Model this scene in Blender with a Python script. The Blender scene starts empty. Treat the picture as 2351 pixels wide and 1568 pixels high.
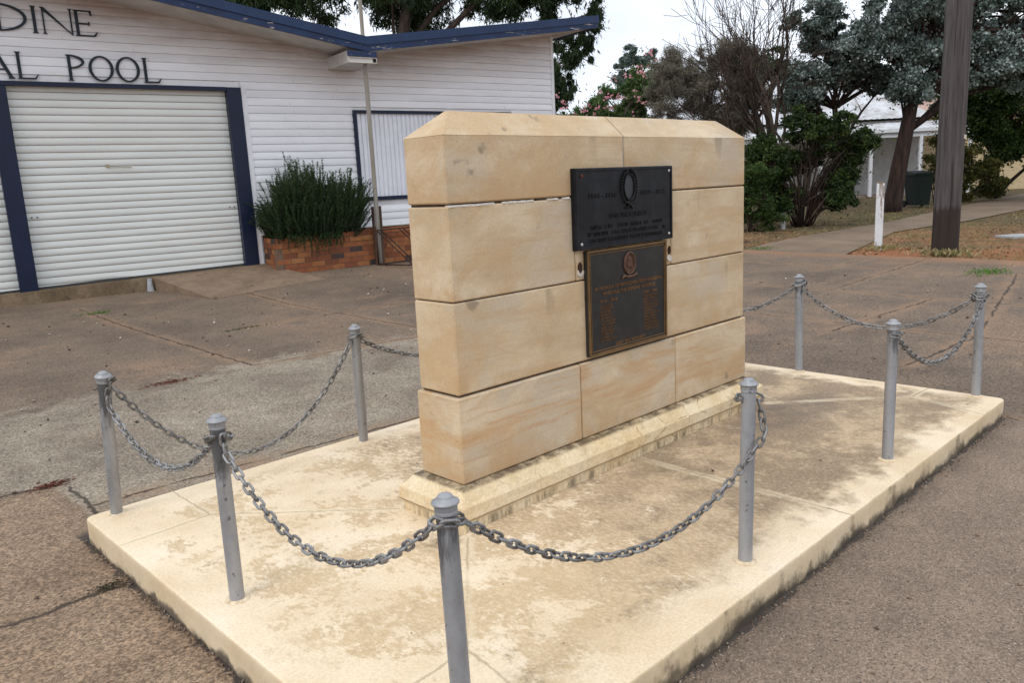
import bpy, math, random
import numpy as np
from mathutils import Vector, Matrix
PI = math.pi
S = bpy.context.scene
COL = S.collection
# ------------------------------------------------------------------ camera
cam = bpy.data.objects.new('camera', bpy.data.cameras.new('camera')); COL.objects.link(cam); S.camera = cam
yaw, pitch, roll = 0.7675, -0.1960, -0.0475
_f = Vector((math.sin(yaw)*math.cos(pitch), math.cos(yaw)*math.cos(pitch), math.sin(pitch)))
_r = Vector((math.cos(yaw), -math.sin(yaw), 0)); _u = _r.cross(_f)
rr = _r*math.cos(roll)+_u*math.sin(roll); uu = -_r*math.sin(roll)+_u*math.cos(roll)
cam.matrix_world = Matrix(((rr.x, uu.x, -_f.x, -2.0337), (rr.y, uu.y, -_f.y, -2.4437), (rr.z, uu.z, -_f.z, 1.42), (0, 0, 0, 1)))
cam.data.sensor_width = 36; cam.data.lens = 1817.6/2351*36; cam.data.clip_start = .05; cam.data.clip_end = 1500
# ------------------------------------------------------------------ world: overcast sky
W = bpy.data.worlds.new("World"); S.world = W; W.use_nodes = True
nt = W.node_tree; nt.nodes.clear()
SUN_EL, SUN_AZ = math.radians(52), math.radians(-104)     # azimuth from +Y towards +X: the light comes from the left
sky = nt.nodes.new('ShaderNodeTexSky'); sky.sky_type = 'NISHITA'; sky.sun_disc = False
sky.sun_elevation = SUN_EL; sky.sun_rotation = SUN_AZ; sky.air_density = 1.0; sky.dust_density = 3.0
tc = nt.nodes.new('ShaderNodeTexCoord'); mp = nt.nodes.new('ShaderNodeMapping'); mp.inputs['Scale'].default_value = (1, 1, 2.2)
nz = nt.nodes.new('ShaderNodeTexNoise'); nz.inputs['Scale'].default_value = 2.1; nz.inputs['Detail'].default_value = 5; nz.inputs['Roughness'].default_value = .5
cr = nt.nodes.new('ShaderNodeValToRGB'); cr.color_ramp.elements[0].position = .36; cr.color_ramp.elements[1].position = .62
cr.color_ramp.elements[0].color = (7.6, 8.2, 9.2, 1); cr.color_ramp.elements[1].color = (10.6, 11.0, 11.6, 1)
mx = nt.nodes.new('ShaderNodeMix'); mx.data_type = 'RGBA'; mx.inputs[0].default_value = .93
bg = nt.nodes.new('ShaderNodeBackground'); bg.inputs[1].default_value = .128
ow = nt.nodes.new('ShaderNodeOutputWorld')
nt.links.new(tc.outputs['Generated'], mp.inputs[0]); nt.links.new(mp.outputs[0], nz.inputs['Vector']); nt.links.new(nz.outputs[0], cr.inputs[0])
nt.links.new(sky.outputs[0], mx.inputs[6]); nt.links.new(cr.outputs[0], mx.inputs[7]); nt.links.new(mx.outputs[2], bg.inputs[0]); nt.links.new(bg.outputs[0], ow.inputs[0])
sl = bpy.data.lights.new('sun', 'SUN'); sl.energy = 1.0; sl.angle = math.radians(22); sl.color = (1, .955, .88)
so = bpy.data.objects.new('sun', sl); COL.objects.link(so)
sd = Vector((math.sin(SUN_AZ)*math.cos(SUN_EL), math.cos(SUN_AZ)*math.cos(SUN_EL), math.sin(SUN_EL)))
so.rotation_euler = sd.to_track_quat('Z', 'Y').to_euler()
S.view_settings.view_transform = 'Standard'; S.view_settings.look = 'None'; S.view_settings.exposure = 0; S.view_settings.gamma = 1
# ------------------------------------------------------------------ helpers
def terr(x, y):
    """height of the ground: level by the monument, rising gently away from it and towards the pool building"""
    w = x*.694+y*.72-1.5
    s = np.log1p(np.exp(np.clip(w/.6, -40, 40)))*.6
    z = -.12+.017*np.minimum(s, 30)
    dx, dy = x-OB[0], y-OB[1]
    bs = dx*TB[0]+dy*TB[1]; off = dx*NB[0]+dy*NB[1]
    sm = lambda a, b, v: (lambda t: t*t*(3-2*t))(np.clip((v-a)/(b-a), 0, 1))
    return z+(1-sm(.4, 3.2, off))*(.06+.075*sm(2.8, 5.0, bs))*sm(-4, -1, 6-np.abs(bs-6))
AB = -.164
OB = (-.4067, 10.7217); TB = (math.cos(AB), math.sin(AB)); NB = (math.sin(AB), -math.cos(AB))
def bw(s, off):                                   # building frame -> world x, y
    return OB[0]+TB[0]*s+NB[0]*off, OB[1]+TB[1]*s+NB[1]*off

class MB:
    def __init__(self): self.v = []; self.f = []; self.c = []
    def add(self, vs, fs, c=0.5):
        n = len(self.v); self.v += [tuple(map(float, p)) for p in vs]; self.f += [tuple(i+n for i in f) for f in fs]; self.c += [c]*len(vs); return self
    def box(self, x0, x1, y0, y1, z0, z1, c=.5, b=0):
        if b:
            P = []
            F = []
            # chamfered box: 24 verts
            def ring(z, i): return [(x0+i, y0, z), (x1-i, y0, z), (x1, y0+i, z), (x1, y1-i, z), (x1-i, y1, z), (x0+i, y1, z), (x0, y1-i, z), (x0, y0+i, z)]
            rb = [(min(max(p[0], x0+b), x1-b), min(max(p[1], y0+b), y1-b), z0) for p in ring(z0, b)]
            rt = [(p[0], p[1], z1) for p in rb]
            P = rb+ring(z0+b, b)+ring(z1-b, b)+rt
            for k in range(3):
                for i in range(8): j = (i+1) % 8; F.append((k*8+i, k*8+j, k*8+8+j, k*8+8+i))
            F.append(tuple(range(7, -1, -1))); F.append(tuple(range(24, 32)))
            return self.add(P, F, c)
        v = [(x0, y0, z0), (x1, y0, z0), (x1, y1, z0), (x0, y1, z0), (x0, y0, z1), (x1, y0, z1), (x1, y1, z1), (x0, y1, z1)]
        return self.add(v, [(0, 3, 2, 1), (4, 5, 6, 7), (0, 1, 5, 4), (1, 2, 6, 5), (2, 3, 7, 6), (3, 0, 4, 7)], c)
    def hexa(self, v, c=.5):
        return self.add(v, [(0, 3, 2, 1), (4, 5, 6, 7), (0, 1, 5, 4), (1, 2, 6, 5), (2, 3, 7, 6), (3, 0, 4, 7)], c)
    def prism(self, poly, a, b, ax='y', c=.5):
        """2D polygon extruded from a to b; ax='y': poly is (x, z); 'z': (x, y); 'x': (y, z)"""
        n = len(poly)
        if ax == 'y': A = [(p[0], a, p[1]) for p in poly]; B = [(p[0], b, p[1]) for p in poly]
        elif ax == 'z': A = [(p[0], p[1], a) for p in poly]; B = [(p[0], p[1], b) for p in poly]
        else: A = [(a, p[0], p[1]) for p in poly]; B = [(b, p[0], p[1]) for p in poly]
        F = [tuple(range(n)), tuple(range(2*n-1, n-1, -1))]+[(i, n+i, n+(i+1) % n, (i+1) % n) for i in range(n)]
        return self.add(A+B, F, c)
    def tube(self, pts, rad, n=8, c=.5, cap=True, flat=1.0):
        pts = [Vector(p) for p in pts]; m = len(pts)
        if not hasattr(rad, '__len__'): rad = [rad]*m
        V = []; up = Vector((0, 0, 1)); t0 = (pts[1]-pts[0]).normalized()
        if abs(t0.z) > .95: up = Vector((1, 0, 0))
        x = up.cross(t0).normalized()
        for i in range(m):
            t = ((pts[min(i+1, m-1)]-pts[max(i-1, 0)])).normalized()
            x = (x-t*x.dot(t)); x = x.normalized() if x.length > 1e-6 else Vector((1, 0, 0)); y = t.cross(x)
            for k in range(n):
                a = 2*PI*k/n; V.append(pts[i]+x*(math.cos(a)*rad[i])+y*(math.sin(a)*rad[i]*flat))
        F = [(i*n+k, i*n+(k+1) % n, (i+1)*n+(k+1) % n, (i+1)*n+k) for i in range(m-1) for k in range(n)]
        if cap: F += [tuple(range(n-1, -1, -1)), tuple(range((m-1)*n, m*n))]
        return self.add(V, F, c)
    def lathe(self, prof, n=24, c=.5, org=(0, 0, 0), jit=0, seed=0):
        V = []; R = random.Random(seed)
        for r, z in prof:
            for k in range(n):
                a = 2*PI*k/n; q = r*(1+jit*R.uniform(-1, 1)); V.append((org[0]+q*math.cos(a), org[1]+q*math.sin(a), org[2]+z))
        m = len(prof)
        F = [(i*n+k, i*n+(k+1) % n, (i+1)*n+(k+1) % n, (i+1)*n+k) for i in range(m-1) for k in range(n)]
        F += [tuple(range(n-1, -1, -1)), tuple(range((m-1)*n, m*n))]
        return self.add(V, F, c)
    def mesh(self, name, mat=None, smooth=False):
        me = bpy.data.meshes.new(name); me.from_pydata(self.v, [], self.f)
        at = me.attributes.new('lc', 'FLOAT', 'POINT'); at.data.foreach_set('value', np.array(self.c, dtype=np.float32))
        if mat: me.materials.append(mat)
        if smooth: me.polygons.foreach_set('use_smooth', [True]*len(me.polygons))
        me.update(); return me
    def build(self, name, mat, parent=None, smooth=False, auto=None):
        me = self.mesh(name, mat, smooth or auto is not None); o = bpy.data.objects.new(name, me); COL.objects.link(o)
        if auto is not None:
            try: me.set_sharp_from_angle(angle=math.radians(auto))
            except Exception: pass
        if parent is not None: o.parent = parent
        return o
def npmesh(name, V, F, lc=None, mat=None, smooth=False, attrs=None):
    """V (n,3), F (m,k) arrays"""
    me = bpy.data.meshes.new(name); n, m, k = len(V), len(F), F.shape[1]
    me.vertices.add(n); me.vertices.foreach_set('co', np.asarray(V, dtype=np.float32).ravel())
    me.loops.add(m*k); me.loops.foreach_set('vertex_index', np.asarray(F, dtype=np.int32).ravel())
    me.polygons.add(m); me.polygons.foreach_set('loop_start', np.arange(0, m*k, k, dtype=np.int32))
    if smooth: me.polygons.foreach_set('use_smooth', np.ones(m, dtype=bool))
    a = dict(attrs or {});
    if lc is not None: a['lc'] = lc
    for nm, val in a.items():
        at = me.attributes.new(nm, 'FLOAT', 'POINT'); at.data.foreach_set('value', np.asarray(val, dtype=np.float32))
    if mat: me.materials.append(mat)
    me.update(calc_edges=True); me.validate(); return me
def link(name, me, parent=None, loc=None, rot=None):
    o = bpy.data.objects.new(name, me); COL.objects.link(o)
    if parent is not None: o.parent = parent
    if loc is not None: o.location = loc
    if rot is not None: o.rotation_euler = rot
    return o
def tag(o, label=None, cat=None, group=None, kind=None):
    if label: o['label'] = label
    if cat: o['category'] = cat
    if group: o['group'] = group
    if kind: o['kind'] = kind
    return o
def thing(name, label, cat, loc=(0, 0, 0), rz=0, group=None):
    o = bpy.data.objects.new(name, None); COL.objects.link(o); o.location = loc; o.rotation_euler = (0, 0, rz); o.empty_display_size = .2
    return tag(o, label, cat, group)
# value noise in numpy for geometry
def vnoise(x, y, seed=0):
    R = np.random.RandomState(seed); T = R.rand(256, 256)
    xi = np.floor(x).astype(int); yi = np.floor(y).astype(int); fx = x-xi; fy = y-yi
    fx = fx*fx*(3-2*fx); fy = fy*fy*(3-2*fy); g = lambda a, b: T[a % 256, b % 256]
    return (g(xi, yi)*(1-fx)+g(xi+1, yi)*fx)*(1-fy)+(g(xi, yi+1)*(1-fx)+g(xi+1, yi+1)*fx)*fy
def fbm(x, y, seed=0, o=4):
    r = 0; a = .5; s = 0
    for i in range(o): r = r+a*vnoise(x*2**i+17*i, y*2**i+5*i, seed+i); s += a; a *= .5
    return r/s
# ------------------------------------------------------------------ material kit
class Mat:
    def __init__(s, name, rough=.8):
        s.m = bpy.data.materials.new(name); s.m.use_nodes = True; s.t = s.m.node_tree; s.b = s.t.nodes['Principled BSDF']
        s.tc = s.t.nodes.new('ShaderNodeTexCoord'); s.obj = s.tc.outputs['Object']; s.b.inputs['Roughness'].default_value = rough
        s.b.inputs['Specular IOR Level'].default_value = .3
        s._g = None
    def n(s, ty, **k):
        x = s.t.nodes.new('ShaderNode'+ty)
        for a, b in k.items(): setattr(x, a, b)
        return x
    def L(s, a, b):
        if hasattr(a, 'is_output') or isinstance(a, bpy.types.NodeSocket): s.t.links.new(a, b)
        elif a is not None: b.default_value = a
    def c(s, v): return (v[0], v[1], v[2], 1)
    def world(s):
        g = s.n('NewGeometry'); return g.outputs['Position']
    def map(s, vec=None, sc=(1, 1, 1), loc=(0, 0, 0), rot=(0, 0, 0)):
        x = s.n('Mapping'); s.L(vec or s.obj, x.inputs[0]); x.inputs['Scale'].default_value = sc; x.inputs['Location'].default_value = loc; x.inputs['Rotation'].default_value = rot; return x.outputs[0]
    def noise(s, scale, det=4, ro=.55, vec=None, dist=0, col=False):
        x = s.n('TexNoise'); s.L(vec or s.obj, x.inputs['Vector']); x.inputs['Scale'].default_value = scale; x.inputs['Detail'].default_value = det; x.inputs['Roughness'].default_value = ro; x.inputs['Distortion'].default_value = dist
        return x.outputs['Color' if col else 'Fac']
    def vor(s, scale, vec=None, feat='F1', out='Distance', rnd=1):
        x = s.n('TexVoronoi'); x.feature = feat; s.L(vec or s.obj, x.inputs['Vector']); x.inputs['Scale'].default_value = scale; x.inputs['Randomness'].default_value = rnd; return x.outputs[out]
    def math(s, op, a, b=None, c=None, clamp=False):
        x = s.n('Math', operation=op, use_clamp=clamp); s.L(a, x.inputs[0])
        if b is not None: s.L(b, x.inputs[1])
        if c is not None: s.L(c, x.inputs[2])
        return x.outputs[0]
    def sm(s, v, a, b, lo=0, hi=1):
        x = s.n('MapRange', interpolation_type='SMOOTHSTEP'); s.L(v, x.inputs[0]); x.inputs[1].default_value = a; x.inputs[2].default_value = b; x.inputs[3].default_value = lo; x.inputs[4].default_value = hi; return x.outputs[0]
    def mix(s, f, a, b, mode='MIX'):
        x = s.n('Mix', data_type='RGBA', blend_type=mode); s.L(f, x.inputs[0])
        s.L(s.c(a) if isinstance(a, tuple) else a, x.inputs[6]); s.L(s.c(b) if isinstance(b, tuple) else b, x.inputs[7]); return x.outputs[2]
    def ramp(s, f, st):
        x = s.n('ValToRGB'); s.L(f, x.inputs[0]); e = x.color_ramp.elements
        while len(e) < len(st): e.new(.5)
        for i, (p, c) in enumerate(st): e[i].position = p; e[i].color = s.c(c)
        return x.outputs[0]
    def xyz(s, vec=None):
        x = s.n('SeparateXYZ'); s.L(vec or s.obj, x.inputs[0]); return x.outputs
    def attr(s, nm): x = s.n('Attribute', attribute_name=nm); return x.outputs['Fac']
    def rnd(s): x = s.n('ObjectInfo'); return x.outputs['Random']
    def mul(s, *a):
        r = a[0]
        for b in a[1:]: r = s.math('MULTIPLY', r, b)
        return r
    def seg(s, X, Y, a, b, w, soft):
        """mask 1 on the segment a-b (half width w, soft edge)"""
        dx, dy = b[0]-a[0], b[1]-a[1]; L = math.hypot(dx, dy); dx /= L; dy /= L
        px = s.math('SUBTRACT', X, a[0]); py = s.math('SUBTRACT', Y, a[1])
        t = s.math('ADD', s.math('MULTIPLY', px, dx), s.math('MULTIPLY', py, dy))
        q = s.math('ABSOLUTE', s.math('SUBTRACT', s.math('MULTIPLY', px, dy), s.math('MULTIPLY', py, dx)))
        over = s.math('MAXIMUM', s.math('MAXIMUM', s.math('MULTIPLY', t, -1), s.math('SUBTRACT', t, L)), 0)
        return s.sm(s.math('ADD', q, over), w, w+soft, 1, 0)
    def maxall(s, l):
        r = l[0]
        for b in l[1:]: r = s.math('MAXIMUM', r, b)
        return r
    def done(s, col, rough=None, bump=None, bs=.5, bd=.01, metal=None, spec=None):
        s.L(s.c(col) if isinstance(col, tuple) else col, s.b.inputs['Base Color'])
        if rough is not None: s.L(rough, s.b.inputs['Roughness'])
        if metal is not None: s.L(metal, s.b.inputs['Metallic'])
        if spec is not None: s.b.inputs['Specular IOR Level'].default_value = spec
        if bump is not None:
            x = s.n('Bump'); s.L(bump, x.inputs['Height']); x.inputs['Strength'].default_value = bs; x.inputs['Distance'].default_value = bd; s.L(x.outputs[0], s.b.inputs['Normal'])
        return s.m

# ------------------------------------------------------------------ materials
def m_concrete():
    m = Mat('apron_concrete', .9); P = m.world(); X, Y, Z = m.xyz(P)
    wob = m.noise(1.1, 3, .6, P); Xw = m.math('ADD', X, m.sm(wob, 0, 1, -.35, .35)); Yw = m.math('ADD', Y, m.sm(m.noise(1.4, 3, .6, m.map(P, loc=(9, 4, 0))), 0, 1, -.3, .3))
    big = m.noise(.55, 6, .62, P); mid = m.noise(3.2, 6, .65, m.map(P, loc=(3, 8, 1))); fine = m.noise(55, 3, .6, P); gr = m.vor(130, P, out='Color')
    col = m.ramp(big, [(.28, (.105, .076, .056)), (.5, (.165, .122, .089)), (.72, (.24, .166, .112))])
    col = m.mix(m.sm(mid, .47, .7, 0, .5), col, (.11, .088, .07))
    col = m.mix(m.sm(m.noise(.9, 5, .7, m.map(P, loc=(20, 5, 2), sc=(1, 1.6, 1))), .52, .72, 0, .6), col, (.27, .175, .115))
    # the newer, greyer panel behind the slab
    Yw = m.math('ADD', Yw, m.math('ADD', m.sm(mid, .3, .7, -.35, .35), m.math('MULTIPLY', X, .12)))
    a = m.sm(Yw, 4.1, 4.6, 1, 0); a = m.mul(a, m.sm(Y, 1.74, 1.77, 0, 1), m.sm(Xw, 2.9, 4.6, 1, 0))
    a2 = m.math('MAXIMUM', m.sm(X, -1.0, -.97, 0, 1), m.sm(m.math('ADD', Y, m.math('MULTIPLY', X, .42)), 1.97, 2.0, 0, 1))
    a = m.mul(a, a2)
    pan = m.ramp(m.noise(1.6, 5, .65, m.map(P, loc=(1, 2, 3))), [(.3, (.185, .15, .115)), (.5, (.25, .21, .16)), (.7, (.33, .285, .22))])
    col = m.mix(m.mul(a, m.sm(m.noise(2.3, 6, .7, m.map(P, loc=(11, 3, 3))), .32, .55, .45, .95)), col, pan)
    # lighter brown footway strip left of the slab
    l = m.mul(m.sm(X, -1.1, -.9, 1, 0), m.sm(Y, 2.35, 2.45, 1, 0)); col = m.mix(m.math('MULTIPLY', l, .75), col, m.ramp(mid, [(.3, (.17, .115, .073)), (.7, (.33, .23, .152))]))
    g = m.sm(m.math('MULTIPLY', m.xyz(gr)[0], 1), .0, 1, .6, 1.4); col = m.mix(1, col, m.rgb(g), 'MULTIPLY')
    col = m.mix(1, col, m.rgb(m.sm(fine, .25, .75, .72, 1.28)), 'MULTIPLY')
    peb = m.sm(m.vor(38, P), .0, .16, 1, 0); pk = m.sm(m.xyz(m.vor(38, P, out='Color'))[1], .86, .9); col = m.mix(m.math('MULTIPLY', m.mul(peb, pk), .7), col, (.42, .36, .29))
    # joints and cracks
    n1 = m.noise(7, 4, .7, P); Xc = m.math('ADD', X, m.sm(n1, 0, 1, -.035, .035)); Yc = m.math('ADD', Y, m.sm(m.noise(6, 4, .7, m.map(P, loc=(7, 7, 7))), 0, 1, -.035, .035))
    segs = [((-4, .93), (-1.12, .865)), ((-4, 2.9), (-1.0, 2.40)), ((-.93, 2.30), (-.95, 1.75)), ((1.17, 9.3), (1.14, 4.24)), ((-.94, 1.90), (1.06, 1.755)), ((1.06, 1.755), (3.5, 1.62)),
            ((9.6, 4.1), (9.57, .5)), ((8.96, 2.64), (10.57, 2.60)), ((7.5, 1.75), (11.1, 1.79)), ((7.52, 4.9), (7.36, -4)), ((5.2, .72), (7.36, .56)), ((4.28, -.28), (5.66, -.385)), ((5.66, -.385), (9.75, .3)), ((9.76, .58), (10.9, .585)), ((9.57, .5), (9.3, -3)),
            ((5.65, 5), (5.6, -3)), ((1.14, 4.24), (3.2, 3.9)), ((3.2, 9), (3.1, 3.9)), ((3.27, -1.3), (3.33, -1.2)), ((2, 6.1), (5.6, 5.7))]
    cr = m.maxall([m.seg(Xc, Yc, p, q, .005, .012) for p, q in segs])
    halo = m.maxall([m.seg(Xc, Yc, p, q, .0, .16) for p, q in segs[3:]])
    col = m.mix(m.mul(halo, m.sm(mid, .4, .6, .15, .7)), col, (.30, .19, .115))
    cm = m.mul(cr, m.sm(m.noise(2.3, 2, .5, m.map(P, loc=(2, 9, 1))), .36, .46, .25, 1)); col = m.mix(m.math('MULTIPLY', cm, .85), col, (.035, .028, .024))
    # darker line where the slab meets the paving
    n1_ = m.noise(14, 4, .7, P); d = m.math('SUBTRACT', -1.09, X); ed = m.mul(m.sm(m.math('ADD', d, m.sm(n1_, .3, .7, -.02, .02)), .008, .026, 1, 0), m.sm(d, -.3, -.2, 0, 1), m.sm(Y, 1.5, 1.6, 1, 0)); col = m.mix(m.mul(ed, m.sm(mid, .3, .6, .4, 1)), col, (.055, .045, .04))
    # orange soil washed over the far edge
    col = m.mix(m.mul(m.sm(Xc, 10.3, 11.1, 0, 1), m.sm(mid, .3, .6, .3, .9)), col, (.30, .165, .09))
    h = m.math('ADD', m.math('MULTIPLY', fine, .6), m.math('ADD', m.math('MULTIPLY', m.vor(130, P), .5), m.math('MULTIPLY', cm, -3)))
    return m.done(col, .92, h, .45, .006)
def _rgb(s, v):
    x = s.n('CombineXYZ'); [s.L(v, x.inputs[i]) for i in range(3)]; return x.outputs[0]
Mat.rgb = _rgb
def m_asphalt():
    m = Mat('asphalt_pavement', .9); P = m.world(); X, Y, Z = m.xyz(P)
    col = m.ramp(m.noise(1.2, 5, .6, P), [(.3, (.195, .145, .107)), (.7, (.27, .203, .152))])
    g = m.xyz(m.vor(190, P, out='Color')); col = m.mix(1, col, m.rgb(m.sm(g[0], 0, 1, .76, 1.24)), 'MULTIPLY'); col = m.mix(1, col, m.rgb(m.sm(m.noise(5, 6, .7, P), .3, .7, .88, 1.12)), 'MULTIPLY')
    col = m.mix(m.sm(g[1], .93, .97, 0, .6), col, (.45, .36, .30)); col = m.mix(m.sm(g[2], .93, .97, 0, .75), col, (.06, .045, .04))
    col = m.mix(1, col, m.rgb(m.sm(m.noise(80, 3, .6, P), .3, .7, .85, 1.15)), 'MULTIPLY')
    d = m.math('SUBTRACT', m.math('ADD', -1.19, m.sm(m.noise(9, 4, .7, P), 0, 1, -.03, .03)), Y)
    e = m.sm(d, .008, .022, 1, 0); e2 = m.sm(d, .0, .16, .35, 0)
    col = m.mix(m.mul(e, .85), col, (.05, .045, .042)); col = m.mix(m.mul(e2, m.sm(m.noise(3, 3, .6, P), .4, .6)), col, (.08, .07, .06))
    h = m.math('ADD', m.vor(190, P), m.math('MULTIPLY', m.noise(300, 2, .5, P), .4))
    return m.done(col, .9, h, .6, .006)
def m_dirt():
    m = Mat('dirt_and_dry_grass', .95); P = m.world(); X, Y, Z = m.xyz(P)
    col = m.ramp(m.noise(1.3, 6, .7, P), [(.3, (.11, .07, .042)), (.45, (.21, .11, .06)), (.58, (.34, .155, .075)), (.75, (.25, .18, .10))])
    col = m.mix(m.sm(m.noise(.35, 4, .6, m.map(P, loc=(5, 5, 5))), .48, .64, 0, .7), col, m.ramp(m.noise(5, 4, .7, P), [(.3, (.08, .085, .03)), (.7, (.24, .20, .10))]))
    litter_shade = m.mul(m.sm(m.noise(2.2, 6, .75, m.map(P, loc=(1, 8, 2))), .42, .58), m.sm(Y, 4.3, 5.2, 0, .8)); col = m.mix(litter_shade, col, (.075, .048, .03))  # darker brown patches: leaf litter, and tree shade painted into the soil colour
    far = m.sm(X, 14, 19); col = m.mix(m.mul(far, .7), col, m.ramp(m.noise(3, 4, .7, P), [(.3, (.04, .045, .02)), (.55, (.085, .078, .035)), (.75, (.165, .09, .048))]))
    org = m.mul(m.sm(m.math('ADD', X, m.sm(m.noise(1.5, 4, .6, P), .3, .7, -.7, .7)), 12.1, 13.0, 1, 0), m.sm(Y, 3.6, 2.8, 0, 1)); col = m.mix(m.mul(org, m.sm(m.noise(6, 5, .7, P), .3, .6, .5, .95)), col, (.33, .135, .06))
    col = m.mix(1, col, m.rgb(m.sm(m.noise(45, 4, .7, P), .25, .75, .6, 1.4)), 'MULTIPLY')
    return m.done(col, .95, m.noise(40, 5, .7, P), .8, .03)
def m_path():
    m = Mat('footpath_concrete', .9); P = m.world()
    col = m.ramp(m.noise(1.1, 5, .6, P), [(.3, (.16, .115, .08)), (.7, (.25, .185, .13))])
    col = m.mix(1, col, m.rgb(m.sm(m.noise(60, 3, .7, P), .25, .75, .75, 1.2)), 'MULTIPLY')
    return m.done(col, .9, m.noise(60, 3, .6, P), .3, .005)
XL, XR, YF, YB = -1.089, 3.336, -1.183, 1.445
def m_slab():
    m = Mat('cream_painted_concrete', .75); X, Y, Z = m.xyz()
    geo = m.n('NewGeometry'); nz = m.xyz(geo.outputs['Normal'])[2]; topm = m.sm(nz, .6, .85)
    w = m.noise(4.5, 5, .65); Xn = m.math('ADD', X, m.sm(m.noise(13, 4, .7), 0, 1, -.012, .012)); Yn = m.math('ADD', Y, m.sm(m.noise(12, 4, .7, m.map(loc=(4, 4, 4))), 0, 1, -.012, .012))
    cream = m.ramp(m.noise(2.2, 5, .6), [(.3, (.67, .515, .33)), (.55, (.79, .65, .465)), (.75, (.85, .735, .58))])
    tan = m.ramp(m.noise(6, 5, .7, m.map(loc=(2, 1, 7))), [(.28, (.33, .235, .145)), (.5, (.44, .32, .20)), (.72, (.60, .45, .29))])
    tan = m.mix(m.sm(X, .9, -.5, 0, .72), tan, m.ramp(m.noise(7, 5, .7, m.map(loc=(5, 1, 7))), [(.3, (.54, .395, .225)), (.7, (.70, .53, .32))]))
    # distance from the outer border: the painted margin is less worn
    d = m.math('MINIMUM', m.math('MINIMUM', m.math('SUBTRACT', X, XL), m.math('SUBTRACT', XR, X)), m.math('MINIMUM', m.math('SUBTRACT', Y, YF), m.math('SUBTRACT', YB, Y)))
    inner = m.sm(m.math('ADD', d, m.sm(w, .3, .7, -.1, .1)), .06, .26)
    streak = m.noise(3.3, 9, .74, m.map(sc=(1, 1.15, 1), rot=(0, 0, .5), loc=(3.3, 1.2, 0)), .35)
    speck = m.noise(26, 5, .75, m.map(sc=(1.6, .8, 1), rot=(0, 0, .7)))
    right = m.sm(X, -.2, 1.4, 0, .16); fr = m.mul(m.sm(Y, .2, -.4, 0, 1), m.sm(X, -.9, -.2, 0, .07))
    v = m.math('ADD', m.math('ADD', streak, m.math('ADD', right, fr)), m.math('MULTIPLY', m.math('SUBTRACT', speck, .5), .5))
    worn = m.mul(m.sm(v, .49, .575, 0, 1), m.sm(m.noise(48, 4, .8, m.map(sc=(1.3, .7, 1), rot=(0, 0, .6))), .34, .56, .45, 1), inner)
    col = m.mix(worn, cream, tan)
    dk = m.mul(m.sm(m.math('ADD', m.noise(2.1, 7, .72, m.map(loc=(8, 3, 0))), m.math('ADD', m.math('MULTIPLY', right, 1.1), m.math('MULTIPLY', m.math('SUBTRACT', speck, .5), .25))), .57, .72, 0, .9), inner)
    col = m.mix(m.mul(dk, m.sm(m.noise(60, 4, .8), .35, .6, .4, 1)), col, (.225, .165, .11))
    # dark mottled patch at the foot of the plinth's far end
    ds = m.mul(m.sm(m.math('ADD', m.math('POWER', m.math('DIVIDE', m.math('SUBTRACT', X, 2.3), .62), 2), m.math('POWER', m.math('DIVIDE', m.math('ADD', Y, .28), .26), 2)), .1, 1.1, 1, 0), m.sm(m.math('ADD', speck, w), .8, 1.15, .1, .85)); col = m.mix(ds, col, (.17, .135, .105))
    col = m.mix(1, col, m.rgb(m.sm(m.noise(90, 4, .7), .25, .75, .87, 1.1)), 'MULTIPLY')
    pit = m.mul(m.sm(m.vor(60, m.map(loc=(1, 1, 1))), .06, .12, 1, 0), m.sm(m.noise(3, 3, .6, m.map(loc=(6, 1, 3))), .5, .6)); col = m.mix(m.mul(pit, .5), col, (.25, .18, .12))
    segs = [((-.08, -.10), (-.61, -.70)), ((-.61, -.70), (-.68, -1.2)), ((-.61, -.70), (-1.1, -.74)), ((-.68, 1.46), (-.68, 1.0)), ((-.68, 1.0), (-1.1, .98)), ((-.68, 1.0), (-.08, .37)), ((1.119, -.08), (1.107, -1.2)), ((1.12, .37), (1.12, 1.46)),
            ((2.9, -1.2), (3.08, -.737)), ((3.08, -.737), (3.356, -.745)), ((3.08, -.737), (2.42, -.10)), ((2.42, .37), (2.95, .95)), ((2.95, .95), (2.95, 1.46)), ((2.95, .95), (3.35, .95))]
    light = m.maxall([m.seg(Xn, Yn, p, q, .004, .045) for p, q in segs]); col = m.mix(m.mul(m.sm(light, 0, 1), topm, m.sm(w, .35, .6, .1, .6)), col, (.76, .65, .46))
    jt = m.mul(m.maxall([m.seg(Xn, Yn, p, q, .0018, .0045) for p, q in segs]), m.sm(m.noise(2.2, 2, .5, m.map(loc=(1, 5, 1))), .38, .5, .3, 1)); col = m.mix(m.mul(jt, topm, m.sm(X, -.2, .6, .5, .8)), col, (.34, .235, .14))
    # side faces: mould towards the ground and run marks
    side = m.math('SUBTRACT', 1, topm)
    vert = m.noise(9, 5, .7, m.map(sc=(1, 1, .16))); low = m.sm(Z, -.135, -.03, 1, 0)
    fs = m.sm(Y, -1.0, -1.15); mo = m.sm(m.math('ADD', m.math('ADD', m.math('MULTIPLY', m.noise(3.4, 6, .7), .9), m.math('MULTIPLY', vert, .35)), m.math('ADD', m.math('MULTIPLY', low, .22), m.math('MULTIPLY', fs, .13))), .79, .97, 0, .9)
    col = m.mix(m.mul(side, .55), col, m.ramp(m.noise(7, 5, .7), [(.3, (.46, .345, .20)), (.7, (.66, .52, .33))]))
    col = m.mix(m.mul(side, mo), col, m.ramp(m.noise(30, 4, .7), [(.3, (.05, .042, .032)), (.7, (.16, .125, .08))]))
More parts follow.
